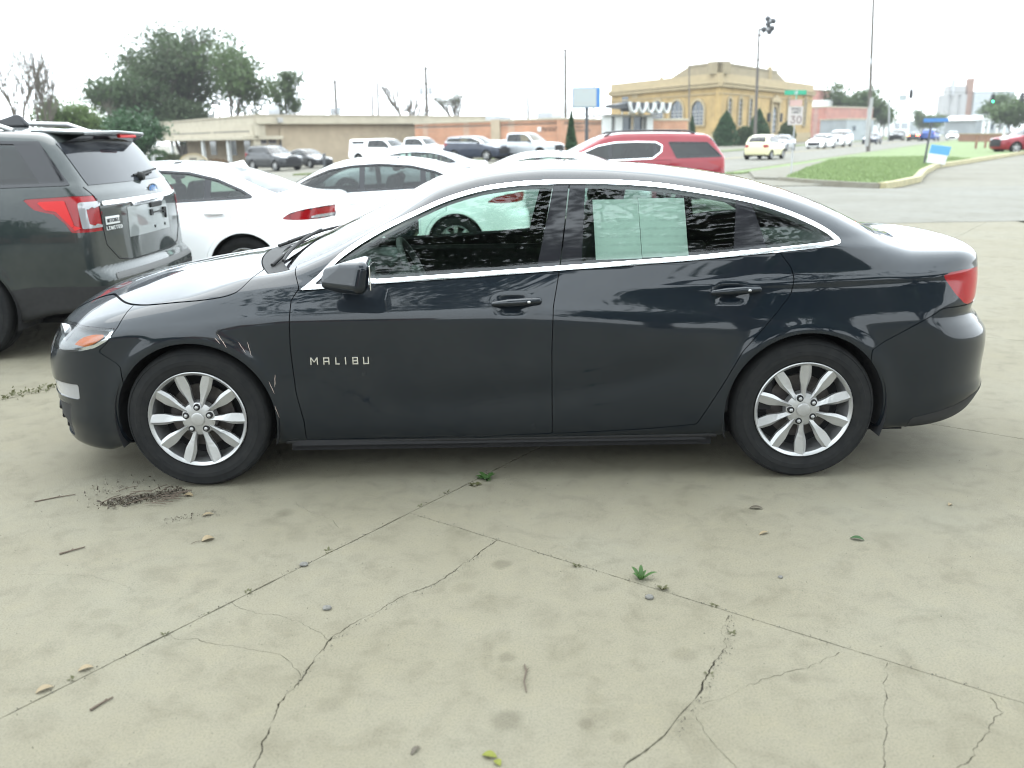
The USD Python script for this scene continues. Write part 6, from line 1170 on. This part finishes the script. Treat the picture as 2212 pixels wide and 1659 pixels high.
# white pole sign
c = pt(1267, 62); s = thing('pole_sign', 'white rectangular pole sign with blue edge before the brick building', 'sign', (c[0], c[1], float(gz(*c))))
zb_, zt_ = z_px(1267, 233, 62), z_px(1267, 189, 62)
put('post', bx(-.11, .11, -.11, .11, -.2, zb_, .01), MT['dark_metal'], s); put('cabinet', bx(-.98, .88, -.2, .2, zb_, zt_, .03), MT['blue_sign'], s); put('sign_face', bx(-.95, .62, -.225, -.201, zb_ + .05, zt_ - .05), plain('pale_sign_face', (0.255, 0.2775, 0.2775), .5), s)
put('faint_lettering', join(*[bx(-.8 + .12 * k, -.72 + .12 * k, -.228, -.226, zb_ + .28, zb_ + .36) for k in range(11)], bx(-.25, -.19, -.228, -.226, zt_ - .34, zt_ - .16), bx(-.08, -.02, -.228, -.226, zt_ - .34, zt_ - .16)), MT['far_frame'], s)
# arched monument sign
c = pt(416, 72); s = thing('monument_sign', 'low cream monument sign with an arched top and two dark lines of letters', 'sign', (c[0], c[1], float(gz(*c)) - .05)); th = np.linspace(0, np.pi, 15)
put('slab', prism(Polygon([(-1.25, 0), (1.25, 0), (1.25, .75)] + [(1.05 * math.cos(t_), .85 + .62 * math.sin(t_)) for t_ in th] + [(-1.25, .75)]), 0, .35, XZ), MT['cream'], s)
put('border', prism(Polygon([(1.10 * math.cos(t_), .85 + .67 * math.sin(t_)) for t_ in th] + [(1.0 * math.cos(t_), .85 + .57 * math.sin(t_)) for t_ in th[::-1]]), 0, .04, XZ, (0, -.35, 0)), MT['gold_stone'], s)
put('letters', join(*[bx(-.28 + .2 * k, -.14 + .2 * k, -.37, -.351, 1.02, 1.18) for k in range(3)], *[bx(-.5 + .19 * k, -.37 + .19 * k, -.37, -.351, .60, .80) for k in range(5)]), MT['trim_dark'], s)
c = pt(325, 73); s = thing('white_post', 'short white post beside the clipped hedge', 'post', (c[0], c[1], float(gz(*c)))); put('shaft', bx(-.12, .12, -.1, .1, -.1, 1.35, .02), MT['white_paint'], s); put('cap', bx(-.15, .15, -.13, .13, 1.35, 1.42, .01), MT['white_paint'], s)
c = pt(697, 56); s = thing('bollard', 'black post standing before the long tan wall', 'bollard', (c[0], c[1], float(gz(*c)))); put('shaft', moved(lathe([(0, 1.05), (.06, 1.05), (.085, 1.0), (.085, -.1)], 16, 'z')), MT['dark_metal'], s); put('foot', lathe([(0, .1), (.13, .1), (.15, 0)], 16, 'z'), MT['dark_metal'], s)
# speed limit sign under green street blades
c = pt(1714, 34); s = thing('street_sign', 'sign post with green street blades above a white speed limit plate', 'sign', (c[0], c[1], 0)); Z = lambda py: z_px(1714, py, 34)
put('post', tube([(0, 0, 0), (.0, 0, Z(194))], .022, 10), MT['galv'], s)
put('street_blade', bx(-.44, .36, -.012, .012, Z(205), Z(195), .004), MT['green_sign'], s); put('street_blade', moved(bx(-.30, .30, -.012, .012, Z(214), Z(206), .004), A=rotz(75)), MT['green_sign'], s)
put('blade_lettering', moved(moved(meshkit_text := tm(meshkit.text_mesh('W MAIN', .075, .003)), A=XZ) if False else tm(meshkit.text_mesh('ST', .09, .003)), (-.1, -.016, Z(203.6)), XZ), MT['white_paint'], s)
put('speed_plate', bx(-.27, .27, -.05, -.035, Z(270), Z(230), .004), plain('weathered_white_plate', (0.345, 0.315, 0.3), .6), s); put('upper_plate', bx(-.24, .22, -.05, -.036, Z(229), Z(216), .004), plain('faded_pink_plate', (0.375, 0.2475, 0.225), .6), s)
put('speed_text', join(moved(tm(meshkit.text_mesh('SPEED', .085, .003, True)), (-.18, -.051, Z(238)), XZ), moved(tm(meshkit.text_mesh('LIMIT', .085, .003, True)), (-.15, -.051, Z(245)), XZ)), MT['dark_metal'], s)
put('speed_number', moved(tm(meshkit.text_mesh('30', .25, .003, True)), (-.20, -.051, Z(266)), XZ), plain('faded_sign_ink', (.16, .12, .12), .6), s)
# leaning blue post sign on the lawn with a board at its foot
c = pt(2003, 40.5); s = thing('blue_post_sign', 'leaning dark post with a blue blade sign on the corner lawn', 'sign', (c[0], c[1], .1)); zt_ = z_px(2008, 264, 40.5) - .1
put('post', tube([(-.03, 0, -.1), (.12, 0, zt_)], .045, 10), MT['dark_metal'], s); put('blade', bx(-.25, .85, -.02, .02, zt_, zt_ + .16, .006), MT['blue_sign'], s)
c = pt(2026, 40.0); s = thing('yard_sign', 'tilted yard sign, blue above and white below, at the blue post', 'sign', (c[0], c[1], .1)); A_ = roty(8) @ rotx(8)
put('white_panel', moved(bx(-.42, .42, -.015, .015, .06, .46, .004), A=A_), MT['white_paint'], s); put('blue_panel', moved(bx(-.42, .46, -.016, .016, .462, .84, .004), A=A_), plain('sky_blue_panel', (0.075, 0.24, 0.4125), .5), s); put('stake', join(tube([(-.3, .02, -.1), (-.3, .02, .4)], .012, 6), tube([(.3, .02, -.1), (.3, .02, .4)], .012, 6)), MT['galv'], s)
for px, d, lab in ((2110, 72, 'short dark post on the lawn, left of two by the red car'), (2130, 74, 'short dark post on the lawn, right of two by the red car')):
    c = pt(px, d); s = thing('lawn_post', lab, 'post', (c[0], c[1], .1)); put('shaft', bx(-.07, .07, -.07, .07, -.1, .95, .01), MT['rust'], s); put('cap', bx(-.09, .09, -.09, .09, .95, 1.0, .01), MT['rust'], s)
# hanging signals over the road
d = 112
for px, py, lab, lit in ((1968, 203, 'traffic signal hanging over the road left of the grain elevator', False), (2144, 213, 'traffic signal showing green right of the grain elevator', True), (2208, 210, 'traffic signal at the right edge of the picture', False)):
    r_c = col_dir(px, py) * d; s = thing('traffic_signal', lab, 'traffic signal', (r_c[0], d, EYE[2] + r_c[2]), group=None)
    put('housing', bx(-.19, .19, -.12, .12, -.52, .52, .03), MT['dark_metal'], s)
    for k in range(3): put('lens', moved(lathe([(0, -.02), (.11, -.01), (.12, .03)], 16, 'y'), (0, -.13, .33 - .33 * k)), MT['signal_green'] if lit and k == 2 else MT['trim_dark'], s); put('visor', moved(lathe([(.13, -.18), (.135, .0)], 16, 'y'), (0, -.12, .33 - .33 * k)), MT['dark_metal'], s)
    put('hanger', tube([(0, 0, .52), (0, 0, 1.5)], .03, 6), MT['dark_metal'], s)
a, b = col_dir(1915, 192) * d, col_dir(2330, 188) * d
wire = thing('span_wire', 'thin wire carrying the hanging traffic signals', 'wire'); put('strand', tube([(a[0] + (b[0] - a[0]) * k / 12, d, EYE[2] + (a[2] + (b[2] - a[2]) * k / 12) - .9 * math.sin(np.pi * k / 12) + .35) for k in range(13)], .018, 5), MT['dark_metal'], wire)
c = pt(1951, 112); r_c = col_dir(1951, 211) * d; s = thing('hanging_sign', 'small hanging sign beside the left traffic signal', 'sign', (r_c[0], d, EYE[2] + r_c[2])); put('plate', bx(-.5, .45, -.02, .02, -.35, .35, .01), MT['grey_metal'], s); put('hanger', tube([(0, 0, .35), (0, 0, 1.3)], .025, 6), MT['dark_metal'], s)
# utility wires from pole to pole
def cable(label, P):
    t = thing('overhead_wire', label, 'wire'); out = []
    for (a, b) in zip(P[:-1], P[1:]): out.append(tube([tuple(np.array(a) + (np.array(b) - a) * k / 14 - np.array([0, 0, .9 * math.sin(np.pi * k / 14)])) for k in range(15)], .012, 4, False))
    put('strand', join(out), MT['dark_metal'], t)
# ---------------------------------------------------------------- weeds, leaves, twigs and grit on the concrete
MT['weed'] = leafmat('weed_green', (0.0612, 0.136, 0.034), .3); MT['moss'] = leafmat('dry_moss', (0.115, 0.115, 0.05), .2, .4); MT['dead_leaf'] = leafmat('dead_leaf_tan', (0.2856, 0.2244, 0.136), .2, .2); MT['twig'] = plain('dry_twig', (0.0816, 0.0612, 0.0442), .9); MT['pebble'] = plain('grey_pebble', (0.1088, 0.1054, 0.0952), .9, vary=.3, scale=80)
MT['grit'] = leafmat('fine_grit', (0.10, 0.092, 0.072), .0, .5); MT['crumb'] = leafmat('plant_debris', (0.125, 0.105, 0.078), .1, .4); MT['leaf_green_fallen'] = leafmat('fallen_green_leaf', (0.0408, 0.0952, 0.034), .25, .2); MT['leaf_yellow_fallen'] = leafmat('fallen_yellow_leaf', (0.238, 0.2584, 0.0408), .3, .3)
def blade_leaf(P, d, L, w, curl=.2, n=6):
    """one curled leaf lying from P along direction d"""
    d = np.array(d, float); d /= np.linalg.norm(d); s = np.cross([0, 0, 1.0], d); s /= np.linalg.norm(s) + 1e-9; V = []
    for k in range(n + 1):
        t = k / n; h = w * math.sin(np.pi * min(t * .95 + .04, 1)) ** .8; c = np.array(P) + d * L * t + np.array([0, 0, curl * L * (4 * t * (1 - t)) * .5])
        V += [c - s * h + [0, 0, h * .35], c, c + s * h + [0, 0, h * .35]]
    F = [f for k in range(n) for a in (0, 1) for f in ((k * 3 + a, k * 3 + a + 1, k * 3 + a + 4), (k * 3 + a, k * 3 + a + 4, k * 3 + a + 3))]
    return smooth(V, F, 180)
def plant(label, x, y, n, L, seed, mt_='weed', up=.8, w=.16):
    r = np.random.default_rng(seed); t = thing('weed', label, 'weed', (x, y, -.008), group='weeds in the concrete joints'); lv = []
    for k in range(n):
        a = 2 * np.pi * k / n + r.uniform(-.3, .3); l = L * r.uniform(.6, 1.15); d = np.array([math.cos(a), math.sin(a), up * r.uniform(.4, 1.4)]); lv.append(blade_leaf((0, 0, 0), d, l, l * w, .25))
    for k, m in enumerate(lv[:8]): put('leaf', m, MT[mt_], t)
    if len(lv) > 8: put('small_leaves', join(lv[8:]), MT[mt_], t, kind='stuff')
plant('green broad-leaved weed growing in the joint right of centre', .465, 2.935, 11, .062, 1, 'weed', 1.1, .13)
plant('low yellowish weed just right of the green weed in the joint', .535, 2.862, 9, .030, 2, 'moss', .8, .18); plant('mossy tuft in the joint at the top of the right crack', .69, 2.735, 9, .026, 3, 'moss', .9, .16)
plant('low tuft in the joint left of the green weed', .235, 3.045, 8, .024, 4, 'moss', .9, .16); plant('small tuft in the middle of the right crack', .585, 2.335, 8, .020, 5, 'moss', .9, .18); plant('small tuft at the upper end of the right crack', .71, 2.555, 8, .022, 6, 'moss', .9, .18)
plant('dark tuft under the sill in the long joint', -.13, 3.95, 13, .050, 7, 'weed', .6, .22); plant('tuft in the long joint below the front door', -.185, 3.875, 12, .034, 8, 'moss', .5, .25)
for i, (x, y, L) in enumerate(((-.745, 3.205, .035), (-.82, 3.09, .03), (-.97, 2.885, .036), (-1.075, 2.735, .026), (-1.17, 2.605, .034), (-1.36, 2.36, .03), (-.42, 3.64, .03), (-.31, 3.79, .032))):
    plant(('tuft in the long joint, %s' % ('at the dark pebble', 'next to a dark pebble left of the side crack', 'where a thin crack leaves it', 'between two thin cracks', 'at the twigs on the left', 'near the lower left edge', 'third below the front door', 'second below the front door')[i]), x, y, 7, L * .72, 20 + i, 'moss', .9, .16)
r_ = np.random.default_rng(9)
def crumbs(name, label, pts, spread, n, size, mt_, seed, flat_=.3):
    r = np.random.default_rng(seed); P = []
    L = LineString(pts)
    for k in range(n): q = L.interpolate(r.uniform(0, 1), normalized=True).coords[0]; g = r.normal(0, 1, 2) * spread; P.append((q[0] + g[0], q[1] + g[1], .004 + abs(r.normal(0, size * flat_))))
    t = thing(name, label, 'debris'); put('scraps', leaves(np.array(P), size, r), MT[mt_], t, kind='stuff'); return t
d_ = crumbs('debris_pile', 'dry pile of twigs and leaf scraps by the front wheel', [(-1.86, 3.70), (-1.72, 3.76), (-1.56, 3.84)], .026, 420, .010, 'crumb', 31, .6)
put('twigs', join(*[tube([(x, y, .012), (x + .05 * math.cos(a), y + .05 * math.sin(a), .02), (x + .10 * math.cos(a + .2), y + .10 * math.sin(a + .2), .012)], .0018, 5) for x, y, a in np.c_[r_.uniform(-1.88, -1.58, 26), r_.uniform(3.68, 3.84, 26), r_.uniform(-.4, 1.2, 26)]]), MT['twig'], d_, kind='stuff')
crumbs('leaf_litter', 'thin scatter of plant crumbs before the debris pile', [(-2.0, 3.86), (-1.75, 3.95)], .05, 90, .006, 'crumb', 32); crumbs('leaf_litter', 'thin line of crumbs right of the debris pile', [(-1.5, 3.52), (-1.28, 3.60)], .022, 70, .005, 'crumb', 33)
crumbs('leaf_litter', 'weedy litter in the joint at the left edge', [(-3.9, 4.8), (-3.31, 5.46), (-2.95, 5.87)], .05, 260, .016, 'moss', 34, .7)
P1 = lambda k: W_ * -2.475 + U * k
crumbs('joint_grit', 'dark grit lying in the long diagonal joint', [P1(.0), P1(4.0)], .008, 260, .0035, 'grit', 35); crumbs('joint_grit', 'dark grit lying in the right-hand cross joint', [U * 2.605 + W_ * -2.4, U * 2.605 + W_ * .6], .008, 120, .0035, 'grit', 36); crumbs('joint_grit', 'crumbled grit along the branching middle crack', CR[0][:9], .009, 150, .003, 'grit', 37); crumbs('joint_grit', 'crumbled grit along the right-hand crack', CR[3][:9], .010, 130, .003, 'grit', 38)
def fallen(label, x, y, L, w, a, mt_, stem=True, curl=.25):
    t = thing('fallen_leaf', label, 'leaf', (x, y, .002), a, group='leaves fallen on the concrete'); put('blade', blade_leaf((0, 0, 0), (1, 0, 0), L, w, curl), MT[mt_], t)
    if stem: put('stem', tube([(0, 0, .002), (-.02, .004, .004), (-L * .8, .0, .002)], .0011, 5), MT['twig'], t)
fallen('pale dry leaf with a long stem before the front wheel', -1.285, 3.31, .052, .020, 35, 'dead_leaf'); fallen('cream dry leaf at the right end of the debris pile', -1.535, 3.80, .05, .016, -10, 'dead_leaf', False); fallen('curled grey leaf at the thin crumb line', -1.37, 3.565, .05, .010, 20, 'dead_leaf', False)
fallen('green fallen leaf on the right below the rear wheel', 1.355, 3.245, .055, .013, -25, 'leaf_green_fallen', False); fallen('thin yellow leaf below the sill before the rear wheel', 1.0, 3.29, .05, .008, 25, 'dead_leaf', False); fallen('yellow-green leaf at the bottom edge', -.095, 1.985, .042, .012, -15, 'leaf_yellow_fallen', False); fallen('second small yellow-green leaf at the bottom edge', -.06, 1.965, .028, .010, -60, 'leaf_yellow_fallen', False)
fallen('dark narrow leaf at the bottom left of centre', -.285, 1.99, .04, .007, 60, 'crumb', False); fallen('pale leaf in the long joint at the lower left', -1.365, 2.40, .045, .012, 30, 'dead_leaf', False); fallen('second pale leaf in the long joint at the lower left', -1.44, 2.29, .05, .013, 40, 'dead_leaf', False); fallen('tan leaf on the weedy litter by the front bumper', -3.05, 5.80, .24, .05, 20, 'dead_leaf', False); fallen('small cream leaf far right behind the rear bumper', 1.9, 3.55, .03, .009, 40, 'dead_leaf', False); fallen('brown leaf below the rear wheel', 1.03, 3.555, .06, .012, -8, 'crumb', False)
def stick(label, P, r):
    t = thing('twig', label, 'twig', (P[0][0], P[0][1], 0)); Q = np.array([(x - P[0][0], y - P[0][1], r + .001) for x, y in P]); put('stick', tube(Q, np.linspace(r, r * .6, len(Q)), 6), MT['twig'], t); put('side_shoot', tube([Q[1], Q[1] + [.008, .012, .004]], r * .5, 5), MT['twig'], t)
stick('short dark twig on the left slab', [(-1.82, 3.21), (-1.79, 3.235), (-1.745, 3.27)], .004); stick('short dark twig near the lower left corner', [(-1.235, 2.20), (-1.215, 2.235), (-1.195, 2.26)], .004); stick('long thin twig lying on the middle slab', [(.025, 2.395), (.03, 2.36), (.022, 2.31), (.028, 2.255)], .0028); stick('thin twig by the debris on the far left', [(-2.2, 3.75), (-2.12, 3.80), (-2.05, 3.83)], .003)
def stone(label, x, y, r, seed):
    g = np.random.default_rng(seed); v = trimesh.creation.icosphere(2, 1.0); v.vertices *= r * np.array([1.2, 1.0, .6]) * (1 + .25 * (meshkit.noise(v.vertices * 1.7 + seed)[:, None] - .5)); t = thing('pebble', label, 'pebble', (x, y, r * .45)); put('stone', tm(v, 40), MT['pebble'], t)
stone('dark pebble in the long joint left of centre', -.815, 3.085, .014, 1); stone('grey pebble alone on the slab left of the middle crack', -.66, 2.755, .013, 2); stone('dark grey pebble below the green weed', .475, 2.795, .013, 3); stone('tiny pebble on the slab right of centre', .98, 2.93, .008, 4)
r = np.random.default_rng(12); pts = np.c_[r.uniform(-2.6, 2.8, 900), r.uniform(1.7, 4.2, 900), np.full(900, .002)]
g_ = thing('grit', 'tiny specks of grit and plant crumbs over the concrete', 'grit'); put('specks', leaves(pts, .0022, r), MT['grit'], g_, kind='stuff')

# ---------------------------------------------------------------- the moist air of an overcast day
MT['haze'] = mat('pale_haze', {'v': ('principled_volume', {'color': (.97, .98, 1.0), 'density': .0002, 'anisotropy': .2})}, [], None, 'v.volume')
hz = trimesh.creation.box([1100, 1100, 33]); hz.apply_translation([50, 420, 14.0]); put('haze', tm(hz), MT['haze'], None, 'thin pale haze in the air over the street', 'haze', kind='stuff')
